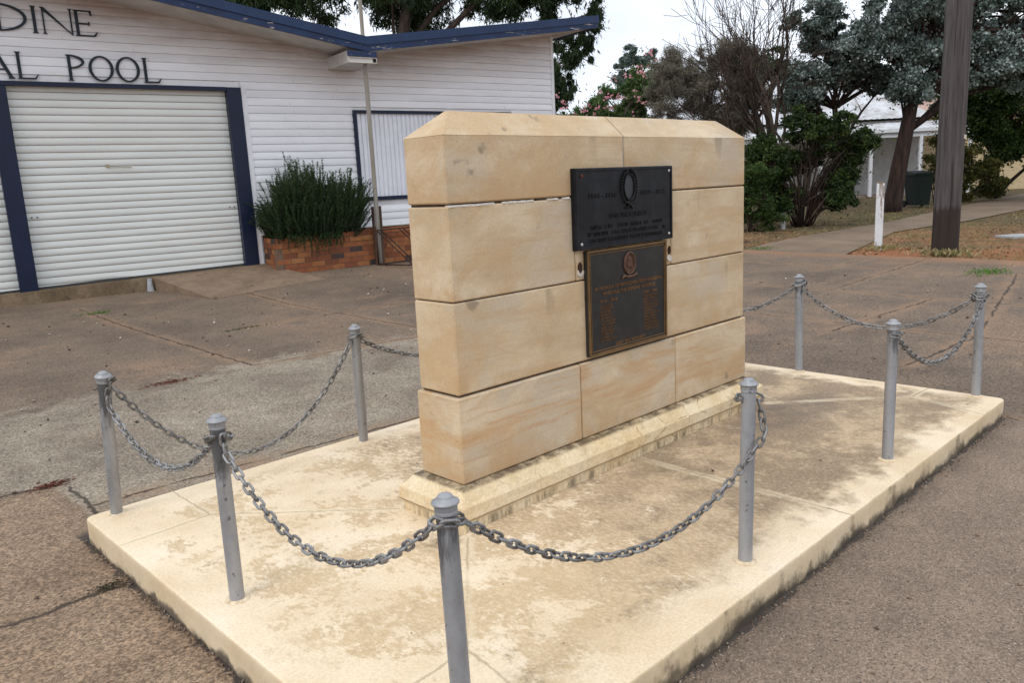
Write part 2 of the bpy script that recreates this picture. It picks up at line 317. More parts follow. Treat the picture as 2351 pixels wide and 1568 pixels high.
    base = m.mul(side, m.sm(m.math('ADD', Z, m.sm(m.noise(8, 4, .6), .3, .7, -.025, .02)), -.118, -.085, 1, 0)); col = m.mix(m.mul(base, .85), col, (.06, .048, .038))
    h = m.math('ADD', m.math('MULTIPLY', m.noise(70, 4, .7), .5), m.math('ADD', m.math('MULTIPLY', worn, -.25), m.math('MULTIPLY', jt, -2.5)))
    return m.done(col, .8, h, .4, .006)
def m_stone(name, tint=1.0, vein=0.0, ang=.35):
    m = Mat(name, .8); r = m.rnd(); off = m.n('CombineXYZ'); [m.L(m.math('MULTIPLY', r, k), off.inputs[i]) for i, k in enumerate((37., 53., 71.))]
    va = m.n('VectorMath', operation='ADD'); m.L(m.obj, va.inputs[0]); m.L(off.outputs[0], va.inputs[1]); V = va.outputs[0]
    t = tint
    cl = m.noise(2.4, 6, .62, m.map(V, sc=(1, 1, 1.6)), .4)
    col = m.ramp(cl, [(.28, (.455*t, .345*t, .215*t)), (.48, (.56*t, .435*t, .285*t)), (.66, (.64*t, .525*t, .375*t))])
    or_ = m.sm(m.noise(1.7, 6, .68, m.map(V, loc=(4, 2, 1), sc=(1, 1, 1.5)), .7), .48, .62, 0, .8); col = m.mix(or_, col, (.52*t, .37*t, .215*t))
    gry = m.sm(m.noise(1.8, 5, .6, m.map(V, loc=(9, 2, 5))), .50, .64, 0, .65); col = m.mix(gry, col, (.50*t, .435*t, .345*t))
    if vein:
        wv = m.noise(2.0, 7, .62, m.map(V, sc=(.5, 1, 3.2), rot=(0, ang, .25)), .8); col = m.mix(m.sm(wv, .49, .64, 0, vein), col, (.50, .32, .17)); col = m.mix(m.sm(wv, .33, .45, vein*.7, 0), col, (.66, .53, .37))
        fn = m.noise(11, 6, .6, m.map(V, sc=(.22, 1, 3.6), rot=(0, ang+.1, .25)), .4); col = m.mix(m.sm(fn, .54, .66, 0, vein*.6), col, (.46, .25, .12))
    else:
        wv = m.noise(7, 5, .6, m.map(V, sc=(.25, 1, 3), rot=(0, .06, 0))); col = m.mix(m.sm(wv, .50, .64, 0, .4), col, (.48, .33, .19))
    sp = m.sm(m.noise(5.5, 3, .5, m.map(V, loc=(3, 3, 3))), .69, .74, 0, .55); col = m.mix(sp, col, (.15, .12, .085))
    col = m.mix(1, col, m.rgb(m.sm(m.noise(120, 3, .7, V), .25, .75, .94, 1.06)), 'MULTIPLY')
    g = m.xyz(m.vor(210, V, out='Color'))[0]; col = m.mix(1, col, m.rgb(m.sm(g, 0, 1, .955, 1.04)), 'MULTIPLY')
    pt = m.mul(m.sm(m.vor(34, V), .05, .13, 1, 0), m.sm(m.xyz(m.vor(34, V, out='Color'))[0], .62, .68), m.sm(m.noise(2.6, 3, .6, m.map(V, loc=(1, 7, 3))), .45, .58)); col = m.mix(m.mul(pt, .6), col, (.24, .16, .09))
    # weathering along the block edges (attribute 'edge': 1 at the arris)
    e = m.attr('edge'); col = m.mix(m.mul(m.sm(e, .72, 1), m.sm(m.noise(14, 4, .7, V), .48, .64, 0, .45)), col, (.47, .33, .19))
    col = m.mix(m.mul(m.attr('foot'), m.sm(m.noise(3.5, 5, .65, m.map(V, loc=(6, 6, 1))), .40, .62, 0, .75)), col, (.46, .30, .155))
    dr = m.attr('drip'); col = m.mix(m.mul(dr, m.sm(m.noise(6.5, 2, .45, m.map(V, sc=(1, 1, .3), loc=(2, 2, 2))), .63, .70, 0, .5)), col, (.22, .17, .115))
    return m.done(col, .82, m.math('ADD', m.noise(150, 3, .7, V), m.math('ADD', m.math('MULTIPLY', m.noise(12, 4, .6, V), .8), m.math('ADD', m.math('MULTIPLY', pt, -1.5), m.math('MULTIPLY', m.noise(30, 4, .6, m.map(V, sc=(.12, 1, 3))), .5)))), .2, .003)
def m_simple(name, c, rough=.7, var=.15, sc=8, bump=.0, metal=0, bd=.005, spec=.3):
    m = Mat(name, rough); n = m.noise(sc, 5, .6); col = m.mix(1, c, m.rgb(m.sm(n, .25, .75, 1-var, 1+var)), 'MULTIPLY')
    return m.done(col, rough, m.noise(sc*6, 4, .6) if bump else None, bump or .1, bd, metal, spec)
def m_galv():
    m = Mat('galvanised_post', .5); r = m.rnd(); X, Y, Z = m.xyz()
    off = m.n('CombineXYZ'); [m.L(m.math('MULTIPLY', r, k), off.inputs[i]) for i, k in enumerate((11., 23., 31.))]
    va = m.n('VectorMath', operation='ADD'); m.L(m.obj, va.inputs[0]); m.L(off.outputs[0], va.inputs[1]); V = va.outputs[0]
    col = m.ramp(m.noise(9, 5, .65, m.map(V, sc=(1, 1, .35))), [(.3, (.24, .245, .255)), (.55, (.33, .335, .35)), (.75, (.40, .405, .42))])
    col = m.mix(m.sm(m.vor(75, V), .1, .5, .0, .18), col, (.42, .43, .45))
    d = m.math('ADD', m.noise(11, 5, .7, m.map(V, sc=(1, 1, .22))), m.math('ADD', m.sm(Z, .30, .64, 0, .27), m.sm(m.math('SUBTRACT', r, .5), 0, .5, -.07, .05)))
    col = m.mix(m.sm(d, .66, .8, 0, .8), col, (.07, .07, .072))
    col = m.mix(m.sm(m.noise(40, 2, .5, V), .7, .73, 0, .6), col, (.06, .06, .06))
    return m.done(col, m.sm(m.noise(30, 3, .5, V), .3, .7, .4, .65), m.noise(120, 3, .6, V), .12, .002, .45)
def m_chain():
    m = Mat('chain_steel', .45); r = m.rnd(); col = m.ramp(r, [(0, (.15, .145, .14)), (.5, (.25, .25, .25)), (1, (.34, .345, .35))])
    col = m.mix(m.sm(m.noise(60, 4, .7), .5, .65, 0, .6), col, (.10, .075, .06)); return m.done(col, .48, m.noise(300, 2, .5), .15, .001, .55)
def m_paint(name, c, peel=.0, dirt=.15, rough=.55, wood=(.30, .27, .24), psc=(1, 1, 1)):
    m = Mat(name, rough); col = m.mix(1, c, m.rgb(m.sm(m.noise(3, 5, .65), .25, .75, 1-dirt, 1+dirt*.4)), 'MULTIPLY'); h = m.noise(60, 3, .5)
    if peel:
        p = m.sm(m.math('ADD', m.noise(7, 6, .75, m.map(sc=psc)), m.math('MULTIPLY', m.noise(40, 4, .7, m.map(sc=psc)), .18)), .80-peel, .82-peel); col = m.mix(p, col, m.mix(m.noise(20, 3, .6), wood, (.5, .45, .4))); h = m.math('ADD', m.math('MULTIPLY', h, .2), m.math('MULTIPLY', p, -1))
    return m.done(col, rough, h, .2, .003)
def m_siding():
    m = Mat('white_weatherboard', .5); X, Y, Z = m.xyz()
    col = m.mix(m.attr('lc'), (.76, .77, .80), (.84, .85, .88))
    col = m.mix(1, col, m.rgb(m.sm(m.noise(2.5, 5, .6, m.map(sc=(.4, 1, 2))), .25, .75, .93, 1.04)), 'MULTIPLY')
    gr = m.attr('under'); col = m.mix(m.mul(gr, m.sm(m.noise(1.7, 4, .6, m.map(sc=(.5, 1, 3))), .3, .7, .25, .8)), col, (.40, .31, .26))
    st = m.mul(m.sm(m.noise(4, 5, .75, m.map(sc=(.35, 1, 4), loc=(3, 1, 1))), .62, .7, 0, .4), m.sm(Z, 3.0, 4.2, 0, 1)); col = m.mix(st, col, (.45, .38, .32))
    return m.done(col, .5, m.noise(30, 3, .5, m.map(sc=(.3, 1, 3))), .12, .002)
def m_brick():
    m = Mat('orange_clay_brick', .85); c = m.attr('lc')
    col = m.ramp(c, [(0, (.045, .035, .035)), (.07, (.06, .045, .04)), (.1, (.16, .06, .032)), (.45, (.26, .088, .038)), (.75, (.33, .125, .048)), (1, (.35, .16, .065))])
    col = m.mix(m.sm(m.noise(9, 5, .7), .45, .7, 0, .45), col, (.17, .06, .035)); col = m.mix(1, col, m.rgb(m.sm(m.noise(50, 3, .7), .25, .75, .8, 1.2)), 'MULTIPLY')
    return m.done(col, .85, m.noise(90, 4, .6), .35, .004)
def m_leaf(name, stops, trans=.25, rough=.55):
    m = Mat(name, rough); c = m.attr('lc'); col = m.ramp(c, stops); m.done(col, rough, spec=.25)
    tr = m.n('BsdfTranslucent'); m.L(m.mix(1, col, (1.0, 1.1, .7), 'MULTIPLY'), tr.inputs[0]); ms = m.n('MixShader'); ms.inputs[0].default_value = trans
    out = [x for x in m.t.nodes if x.type == 'OUTPUT_MATERIAL'][0]; m.L(m.b.outputs[0], ms.inputs[1]); m.L(tr.outputs[0], ms.inputs[2]); m.t.links.new(ms.outputs[0], out.inputs[0]); return m.m
def m_bark(name, a, b, sc=6, z=.2, bump=.8):
    m = Mat(name, .9); n = m.noise(sc, 7, .72, m.map(sc=(1, 1, z)), .2); return m.done(m.mix(m.sm(n, .35, .65), a, b), .9, n, bump, .03)

M = dict(concrete=m_concrete(), asphalt=m_asphalt(), dirt=m_dirt(), path=m_path(), slab=m_slab(), stone=m_stone('sandstone'), stone_v=m_stone('veined_sandstone', .98, .75, .30),
         insert=m_stone('pale_sandstone_insert', 1.0), galv=m_galv(), chain=m_chain(), siding=m_siding(), brick=m_brick())
M['navy'] = m_paint('navy_paint', (.006, .013, .042), 0, .25, .4)
M['navyp'] = m_paint('peeling_navy_paint', (.011, .030, .092), .105, .3, .45, (.33, .30, .28), (.45, 1, 2.2))
M['letter'] = m_paint('dark_letter_paint', (.008, .016, .026), 0, .2, .45)
M['white'] = m_paint('white_paint', (.78, .79, .82), 0, .12, .5)
M['soffit'] = m_paint('soffit_white', (.60, .58, .55), 0, .2, .6)
M['mortar'] = m_simple('dark_mortar', (.07, .05, .035), .95, .3, 20, .5)
M['mortarw'] = m_simple('white_mortar', (.62, .58, .52), .95, .15, 30, .5)
M['bmortar'] = m_simple('brick_mortar', (.16, .11, .08), .95, .2, 20, .4)

# ------------------------------------------------------------------ ground sheets
def sheet(name, xs, ys, off, mat, edge=None):
    X, Y = np.meshgrid(xs, ys, indexing='ij')
    if edge is not None: X, Y = edge(X, Y)
    Z = terr(X, Y)+off; nx, ny = len(xs), len(ys); V = np.stack([X, Y, Z], -1).reshape(-1, 3)
    i = np.arange((nx-1)*(ny-1)); a = (i//(ny-1))*ny+i % (ny-1); F = np.stack([a, a+ny, a+ny+1, a+1], 1)
    return tag(link(name, npmesh(name, V, F, mat=mat, smooth=True)), kind='structure')
gx = np.concatenate([[-600, -300, -120, -50, -25], np.arange(-14, 40, .5), [45, 55, 75, 120, 300, 600]])
sheet('ground', gx, np.concatenate([[-600, -300, -120, -50, -25], np.arange(-14, 30, .5), [35, 45, 75, 120, 300, 600]]), -.03, M['dirt'])
def apr(X, Y):
    t = np.clip((X-8)/(11.1-8), 0, 1); lim = 11.12+.12*np.sin(Y*1.3)+.25*(fbm(Y*.9, Y*0+3, 5)-.5)-.04*np.clip(2-Y, 0, 9)
    return np.where(X > 8, 8+t*(lim-8), X), Y
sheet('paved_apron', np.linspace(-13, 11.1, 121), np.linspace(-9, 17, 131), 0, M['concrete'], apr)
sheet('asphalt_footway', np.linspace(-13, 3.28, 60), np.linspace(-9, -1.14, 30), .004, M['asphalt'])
def ribbon(name, L, R, off, mat, n=24):
    def samp(P, t):
        P = np.array(P, float); d = np.r_[0, np.cumsum(np.hypot(*np.diff(P, axis=0).T))]; d /= d[-1]; return np.stack([np.interp(t, d, P[:, 0]), np.interp(t, d, P[:, 1])], 1)
    t = np.linspace(0, 1, n); A, B = samp(L, t), samp(R, t); k = 6; V = []; 
    for j in range(k+1):
        Q = A+(B-A)*(j/k); V.append(np.c_[Q, terr(Q[:, 0], Q[:, 1])+off])
    V = np.concatenate(V); F = np.array([(j*n+i, j*n+i+1, (j+1)*n+i+1, (j+1)*n+i) for j in range(k) for i in range(n-1)])
    return tag(link(name, npmesh(name, V, F, mat=mat, smooth=True)), kind='structure')
ribbon('footpath', [(10.9, 5.0), (13.2, 5.3), (17.73, 4.95), (23.5, 5.15), (32, 5.2), (45, 5.6)], [(10.9, 3.1), (12.1, 3.3), (15.6, 3.95), (18.0, 3.45), (24, 3.1), (45, 3.0)], -.012, M['path'])
# utility pit lid in the verge
o = MB().box(-.3, .3, -.22, .22, -.02, .03, b=.008).build('pit_lid', m_simple('pit_lid_concrete', (.36, .36, .36), .85, .15, 20, .3)); o.location = (14.9, 1.55, float(terr(14.9, 1.55))-.01); o.rotation_euler = (0, 0, -.5)
tag(o, 'flat grey concrete pit lid lying in the dry verge at the far right', 'pit lid')

# ------------------------------------------------------------------ memorial slab
def rounded(x0, x1, y0, y1, r, n, seed=1, jit=.006):
    P = []
    step = .035
    def side(a, b):
        L = math.dist(a, b); k = int(L/step); return [(a[0]+(b[0]-a[0])*i/k, a[1]+(b[1]-a[1])*i/k) for i in range(k)]
    def arc(cx, cy, a0): return [(cx+r*math.cos(a0+PI/2*i/n), cy+r*math.sin(a0+PI/2*i/n)) for i in range(n)]
    P += side((x0+r, y0), (x1-r, y0))+arc(x1-r, y0+r, -PI/2)+side((x1, y0+r), (x1, y1-r))+arc(x1-r, y1-r, 0)+side((x1-r, y1), (x0+r, y1))+arc(x0+r, y1-r, PI/2)+side((x0, y1-r), (x0, y0+r))+arc(x0+r, y0+r, PI)
    return P
loop = rounded(XL, XR, YF, YB, .045, 5); cx0, cy0 = (XL+XR)/2, (YF+YB)/2
prof = [(0, -.22), (.0, -.13), (.0, -.10), (.0, -.07), (.0, -.04), (.0, -.010), (.0015, -.004), (.005, -.0008), (.010, 0.0)]
R = random.Random(4); V = []; n = len(loop); arr = np.array(loop)
nb = fbm(arr[:, 0]*3+50, arr[:, 1]*3+50, 3); nf = fbm(arr[:, 0]*14+50, arr[:, 1]*14+50, 9)
for k, (ins, z) in enumerate(prof):
    for i, (x, y) in enumerate(loop):
        sx = min(x-XL, XR-x); sy = min(y-YF, YB-y); nx = (-1 if x < cx0 else 1); ny = (-1 if y < cy0 else 1)
        if sx < .045 and sy < .045: d = Vector((nx*(1-sx/.045)+1e-4, ny*(1-sy/.045)+1e-4)).normalized()
        elif sx < sy: d = Vector((nx, 0))
        else: d = Vector((0, ny))
        bulge = (nb[i]-.5)*.006+(nf[i]-.5)*(.005 if -.09 < z < -.02 else .024 if z <= -.09 else .003)
        chip = max(0, nf[(i*7) % n]-.72)*.05 if k in (5, 6) else 0
        V.append((x-d.x*(ins-bulge+chip), y-d.y*(ins-bulge+chip), z-(chip*.4)))
F = [(k*n+i, k*n+(i+1) % n, (k+1)*n+(i+1) % n, (k+1)*n+i) for k in range(len(prof)-1) for i in range(n)]
F.append(tuple(range((len(prof)-1)*n, len(prof)*n)))
slab = MB().add(V, F).build('memorial_slab', M['slab'], auto=38); tag(slab, 'long low concrete slab with worn cream paint carrying the stone memorial and its chained posts', 'slab')

# ------------------------------------------------------------------ stone memorial
mon = thing('war_memorial', 'tall pale sandstone memorial with two dark plaques, standing on a cracked cream plinth', 'memorial', (0, 0, 0))
Lm, Dm = 2.329, .281; J1, J2, J3, ZB, ZT, ZR = 1.350, .955, .557, .178, 1.628, 1.728
def block(x0, x1, y0, y1, z0, z1, mat, name='stone_block', seed=0, top=None, bev=.006):
    """sandstone block: gridded faces, eased arrises; 'edge' attribute near arrises. top=(ridge z, x inset left, x inset right)"""
    Rn = np.random.RandomState(seed); V = []; F = []; E = []; Dp = []
    st = .03
    def grid(o, u, v, nu, nv, swap=False):
        b = len(V)
        for i in range(nu+1):
            for j in range(nv+1):
                p = Vector(o)+Vector(u)*(i/nu)+Vector(v)*(j/nv); V.append(p); lu, lv = Vector(u).length, Vector(v).length
                e = min(i/nu*lu, (1-i/nu)*lu, j/nv*lv, (1-j/nv)*lv); E.append(max(0, 1-e/.05)); Dp.append(max(0, 1-(1-j/nv)*lv/.16) if abs(Vector(v).z) > .05 else 0)
        for i in range(nu):
            for j in range(nv):
                q = (b+i*(nv+1)+j, b+(i+1)*(nv+1)+j, b+(i+1)*(nv+1)+j+1, b+i*(nv+1)+j+1); F.append(q if not swap else q[::-1])
    dx, dy, dz = x1-x0, y1-y0, z1-z0; N = lambda l: max(2, int(l/st)); g = bev
    grid((x0+g, y0, z0+g), (dx-2*g, 0, 0), (0, 0, dz-2*g), N(dx), N(dz)); grid((x0+g, y1, z0+g), (dx-2*g, 0, 0), (0, 0, dz-2*g), N(dx), N(dz), True)
    grid((x0, y0+g, z0+g), (0, dy-2*g, 0), (0, 0, dz-2*g), N(dy), N(dz), True); grid((x1, y0+g, z0+g), (0, dy-2*g, 0), (0, 0, dz-2*g), N(dy), N(dz))
    grid((x0+g, y0+g, z0), (dx-2*g, 0, 0), (0, dy-2*g, 0), N(dx), N(dy), True)
    if top is None: grid((x0+g, y0+g, z1), (dx-2*g, 0, 0), (0, dy-2*g, 0), N(dx), N(dy))
    V = [tuple(p) for p in V]
    # arris strips
    zt = z1-g
    c = [(x0, y0), (x1, y0), (x1, y1), (x0, y1)]
    def strip(a, b_):
        k = len(V); V.extend([a[0], a[1], b_[1], b_[0]]); F.append((k, k+1, k+2, k+3)); E.extend([1]*4); Dp.extend([0]*4)
    strip([(x0, y0+g, z0+g), (x0+g, y0, z0+g)], [(x0, y0+g, zt), (x0+g, y0, zt)]); strip([(x1-g, y0, z0+g), (x1, y0+g, z0+g)], [(x1-g, y0, zt), (x1, y0+g, zt)])
    strip([(x1, y1-g, z0+g), (x1-g, y1, z0+g)], [(x1, y1-g, zt), (x1-g, y1, zt)]); strip([(x0+g, y1, z0+g), (x0, y1-g, z0+g)], [(x0+g, y1, zt), (x0, y1-g, zt)])
    for (za, zb) in ((z0+g, z0),)+(((z1-g, z1),) if top is None else ()):
        ring1 = [(x0+g, y0, za), (x1-g, y0, za), (x1, y0+g, za), (x1, y1-g, za), (x1-g, y1, za), (x0+g, y1, za), (x0, y1-g, za), (x0, y0+g, za)]
        ring2 = [(x0+g, y0+g, zb), (x1-g, y0+g, zb), (x1-g, y0+g, zb), (x1-g, y1-g, zb), (x1-g, y1-g, zb), (x0+g, y1-g, zb), (x0+g, y1-g, zb), (x0+g, y0+g, zb)]
        for i in range(8):
            j = (i+1) % 8; k = len(V)
            if i % 2 == 0: V.extend([ring1[i], ring1[j], ring2[j], ring2[i]]); F.append((k, k+1, k+2, k+3)); E.extend([1]*4); Dp.extend([0]*4)
            else: V.extend([ring1[i], ring1[j], ring2[j]]); F.append((k, k+1, k+2)); E.extend([1]*3); Dp.extend([0]*3)
    if top is not None:
        zr, il, ir = top; ym = (y0+y1)/2; zb_ = z1-g
        A = [(x0, y0, zb_+.001), (x1, y0, zb_+.001), (x1, y1, zb_+.001), (x0, y1, zb_+.001)]; fl = .012
        T = [(x0+il, ym-fl, zr), (x1-ir, ym-fl, zr), (x1-ir, ym+fl, zr), (x0+il, ym+fl, zr)]
        for i in range(4):
            j = (i+1) % 4; k = len(V); nseg = 24 if i % 2 == 0 else 8
            for a in range(nseg+1):
                for b in range(7):
                    p = Vector(A[i]).lerp(Vector(A[j]), a/nseg).lerp(Vector(T[i]).lerp(Vector(T[j]), a/nseg), b/6); V.append(tuple(p)); E.append(.6 if b in (0,) else 0); Dp.append(0)
            for a in range(nseg):
                for b in range(6): q = k+a*7+b; F.append((q, q+7, q+8, q+1))
        k = len(V); V.extend(T); F.append((k, k+1, k+2, k+3)); E.extend([0]*4); Dp.extend([0]*4)
    VA = np.array(V); j1 = fbm(VA[:, 0]*16+40+VA[:, 1]*9, VA[:, 2]*16+40, 21)-.5; j2 = fbm(VA[:, 0]*13+90, VA[:, 2]*19+10+VA[:, 1]*11, 22)-.5
    amp = .0035*(1-np.clip(np.array(E), 0, 1)); V = [tuple(p) for p in np.stack([VA[:, 0]+j2*amp*.6, VA[:, 1]+j1*amp, VA[:, 2]+j2*amp*.7], 1)]
    me = bpy.data.meshes.new(name); me.from_pydata(V, [], F)
    zv = [max(0, 1-(p[2]-z0)/(.55*(z1-z0))) for p in V]
    for nm, val in (('edge', E), ('drip', Dp), ('foot', zv)):
        at = me.attributes.new(nm, 'FLOAT', 'POINT'); at.data.foreach_set('value', np.array(val, np.float32))
    me.materials.append(mat); me.update(); return link(name, me, mon)
g = .0028; s = .012
XJ = 1.160; xa, xb = .777, 1.556
# bottom course, three veined blocks
for i, (a, b) in enumerate(((0, .777), (.777, 1.575), (1.575, Lm))):
    block(a+(g if i else 0), b-(g if i < 2 else 0), 0, Dm, ZB, J3-g*1.2, M['stone_v'], seed=i)
# middle two courses with a paler insert carrying the plaques
block(s, Lm-s, s, Dm-s, J3+g*2.2, J2-g, M['stone'], seed=5)
block(s, xa-.003, s, Dm-s, J2+g, J1-g*2.2, M['stone'], seed=7); block(xb+.003, Lm-s, s, Dm-s, J2+g, J1-g*1.5, M['stone'], seed=8)
block(xa+.002, xb-.002, s+.004, Dm-s, J2+.004, J1-g, M['insert'], seed=9, bev=.002)
# top course, two blocks with the bevelled cap
block(s, XJ-.0045, s, Dm-s, J1+g*1.6, ZT, M['stone'], seed=11, top=(ZR, .135, -.0001)); block(XJ+.0045, Lm-s, s, Dm-s, J1+g, ZT, M['stone'], seed=12, top=(ZR, -.0001, .135))
# mortar core seen in the joints
MB().box(s+.012, Lm-s-.012, s+.011, Dm-s-.011, ZB+.01, ZT-.01).build('mortar_core', M['mortar'], mon)
# old mortar squeezed out of the opened joint, and the pointing of the cap joint
mm = MB(); R = random.Random(3)
for x0_, x1_, zc in ((.02, .26, J1-.004), (.32, .50, J1-.003), (.60, .66, J1-.002), (.70, .74, J1-.002)):
    x = x0_
    while x < x1_:
        w = R.uniform(.012, .03); mm.hexa([(x, s-.002+R.uniform(-.002, .003), zc-.006), (x+w, s-.002+R.uniform(-.002, .003), zc-.006), (x+w, s+.02, zc-.006), (x, s+.02, zc-.006), (x, s-.001, zc+R.uniform(.001, .004)), (x+w, s-.001, zc+R.uniform(.001, .004)), (x+w, s+.02, zc+.003), (x, s+.02, zc+.003)]); x += w*.9 if zc > J1-.003 else w
mm.build('loose_mortar', M['mortarw'], mon)
mm = MB().box(XJ-.0035, XJ+.0035, s+.0035, s+.02, J1+.01, ZT-.004); mm.build('pointing', m_simple('grey_pointing', (.40, .36, .30), .95, .3, 30, .4), mon)
# bolt holes beside the lower plaque, with rust and mortar patches
hm = MB(); pm_ = MB()
for (hx, hz, w, h) in ((.806, 1.017, .030, .055), (1.537, 1.035, .020, .05)):
    pts = [(hx+w*.5*math.cos(2*PI*k/12)*R.uniform(.7, 1.15), hz+h*.5*math.sin(2*PI*k/12)*R.uniform(.7, 1.15)) for k in range(12)]; hm.prism(pts, s-.0035, s+.02, 'y')
for (hx, hz, w, h) in ((.813, .992, .055, .035), (1.540, .992, .045, .04)):
    pts = [(hx+w*.5*math.cos(2*PI*k/10)*R.uniform(.7, 1.15), hz+h*.5*math.sin(2*PI*k/10)*R.uniform(.7, 1.15)) for k in range(10)]; pm_.prism(pts, s-.001, s+.02, 'y')
hm.build('old_bolt_hole', m_simple('rusty_hole', (.045, .022, .014), .95, .4, 40, .5), mon); pm_.build('mortar_patch', M['mortarw'], mon)

# plinth
pf = [(.066, -.02), (.066, .052), (.079, .0525), (.080, .055), (.080, .112), (.077, .117), (.050, .138), (.037, .154), (.034, .158), (.033, .166), (.030, .168), (-.03, .1795)]
V = []; nn = []
Lx, Ly = [], []
def ringpts(e):
    P = []; st = .04
    A = [(-e, -e), (Lm+e, -e), (Lm+e, Dm+e), (-e, Dm+e)]
    cnt = [int((Lm)/st), int(Dm/st), int(Lm/st), int(Dm/st)]
    for i in range(4):
        a, b = A[i], A[(i+1) % 4]; P += [(a[0]+(b[0]-a[0])*k/cnt[i], a[1]+(b[1]-a[1])*k/cnt[i]) for k in range(cnt[i])]
    return P
for e, z in pf:
    P = ringpts(e)
    for (x, y) in P:
        j = (fbm(np.array([x*9+20.]), np.array([y*9+z*30+20.]), 2)[0]-.5)*.0035; V.append((x+(j if abs(x-Lm/2) > Lm/2-.01 else 0), y+(j if y < 0 or y > Dm else 0), z+j*.6))
n = len(P); F = [(k*n+i, k*n+(i+1) % n, (k+1)*n+(i+1) % n, (k+1)*n+i) for k in range(len(pf)-1) for i in range(n)]; F.append(tuple(range((len(pf)-1)*n, len(pf)*n)))
def m_plinth():
    m = Mat('cream_plinth_render', .8); X, Y, Z = m.xyz()
    col = m.ramp(m.noise(5, 6, .65), [(.28, (.57, .43, .24)), (.5, (.70, .56, .36)), (.7, (.76, .65, .46))])
    col = m.mix(m.sm(m.noise(2.2, 5, .6, m.map(loc=(3, 0, 0))), .5, .68, 0, .55), col, (.66, .46, .20))
    col = m.mix(m.mul(m.sm(m.noise(7, 6, .75, m.map(loc=(0, 5, 0))), .52, .66, 0, .7), m.sm(X, .2, 2.4, .35, 1)), col, (.30, .235, .15))
    st = m.mul(m.sm(Z, .058, .02, 0, 1), m.sm(m.noise(14, 5, .7, m.map(sc=(1, 1, .15))), .45, .62, 0, .8)); col = m.mix(st, col, (.16, .13, .085))
    lip = m.mul(m.sm(m.math('ABSOLUTE', m.math('SUBTRACT', Z, .056)), .002, .006, 1, 0), .75); col = m.mix(lip, col, (.20, .12, .06))
    tj = m.mul(m.sm(Z, .160, .17, 0, 1), m.sm(m.noise(11, 4, .7), .35, .6, .3, .95)); col = m.mix(tj, col, (.13, .095, .06))
    ck = m.vor(4.2, m.map(None, sc=(1, 1, 1.6), loc=(1, 1, 1)), 'DISTANCE_TO_EDGE'); wob = m.noise(18, 4, .7)
    k = m.sm(m.math('ADD', ck, m.sm(wob, .3, .7, -.008, .012)), .0, .012, 1, 0); k = m.mul(k, m.sm(X, .0, 1.6, .25, 1), m.sm(m.noise(2.1, 3, .5, m.map(loc=(5, 5, 0))), .47, .56)); col = m.mix(m.mul(k, .75), col, (.22, .12, .055))
    col = m.mix(1, col, m.rgb(m.sm(m.noise(80, 3, .7), .25, .75, .88, 1.1)), 'MULTIPLY')
    return m.done(col, .8, m.math('ADD', m.math('MULTIPLY', m.noise(60, 4, .7), .5), m.math('MULTIPLY', k, -2)), .4, .006)
MB().add(V, F).build('plinth', m_plinth(), mon, auto=16)

# plaques
def m_bronze(name, base, hi, rough=.5, rust=False):
    m = Mat(name, rough); n = m.noise(9, 6, .7); col = m.mix(m.sm(n, .4, .7, 0, .7), base, hi); st = m.sm(m.noise(12, 4, .6, m.map(sc=(1, 1, .12))), .55, .7, 0, .35); col = m.mix(st, col, (hi[0]*1.4, hi[1]*1.4, hi[2]*1.4))
    return m.done(col, rough, m.noise(150, 3, .6), .25, .001, .55)
mb_dark = m_bronze('blackened_bronze', (.013, .014, .017), (.028, .030, .036)); mb_field = m_bronze('dark_bronze_field', (.035, .034, .033), (.055, .052, .048)); mb_trim = m_bronze('worn_bronze_trim', (.15, .09, .04), (.25, .15, .065), .4)
mb_text = m_bronze('worn_bronze_lettering', (.15, .08, .04), (.24, .135, .065), .45); mb_blk = m_simple('black_bronze_relief', (.006, .006, .007), .35, .3, 30, .3, .5); m_screw = m_simple('bright_screw', (.5, .5, .5), .35, .2, 60, .2, .8); m_rust = m_simple('rusty_screw', (.12, .03, .02), .8, .3, 60, .4)
def text_mesh(txt, size, x, z, y, width=None, align='CENTER', depth=.0008, bold=0):
    cu = bpy.data.curves.new('t', 'FONT'); cu.body = txt; cu.size = size; cu.align_x = align; cu.extrude = depth; cu.resolution_u = 3; cu.offset = bold
    o = bpy.data.objects.new('t', cu); COL.objects.link(o); dg = bpy.context.evaluated_depsgraph_get(); me = bpy.data.meshes.new_from_object(o.evaluated_get(dg)); bpy.data.objects.remove(o)
    xs = [v.co.x for v in me.vertices]; sx = width/(max(xs)-min(xs)) if width else 1
    V = [(x+v.co.x*sx, y-v.co.z-depth, z+v.co.y) for v in me.vertices]; F = [tuple(p.vertices) for p in me.polygons]; return V, F
def scribble(mb, x0, x1, z, h, y, rnd, fill=.86):
    """a line of worn lettering too small and worn to read: little raised strokes, letter by letter"""
    x = x0
    while x < x1:
        w = h*rnd.uniform(.45, .75)
        if rnd.random() < fill:
            t = h*.16; mb.box(x, x+t, y-.0008, y+.001, z, z+h)
            if rnd.random() < .7: mb.box(x+w-t, x+w, y-.0008, y+.001, z, z+h*rnd.choice((1, 1, .55)))
            for zz in (0, .45, 1):
                if rnd.random() < .6: mb.box(x+t, x+w-t, y-.0007, y+.001, z+zz*(h-t), z+zz*(h-t)+t)
        x += w+h*.25
R = random.Random(8)
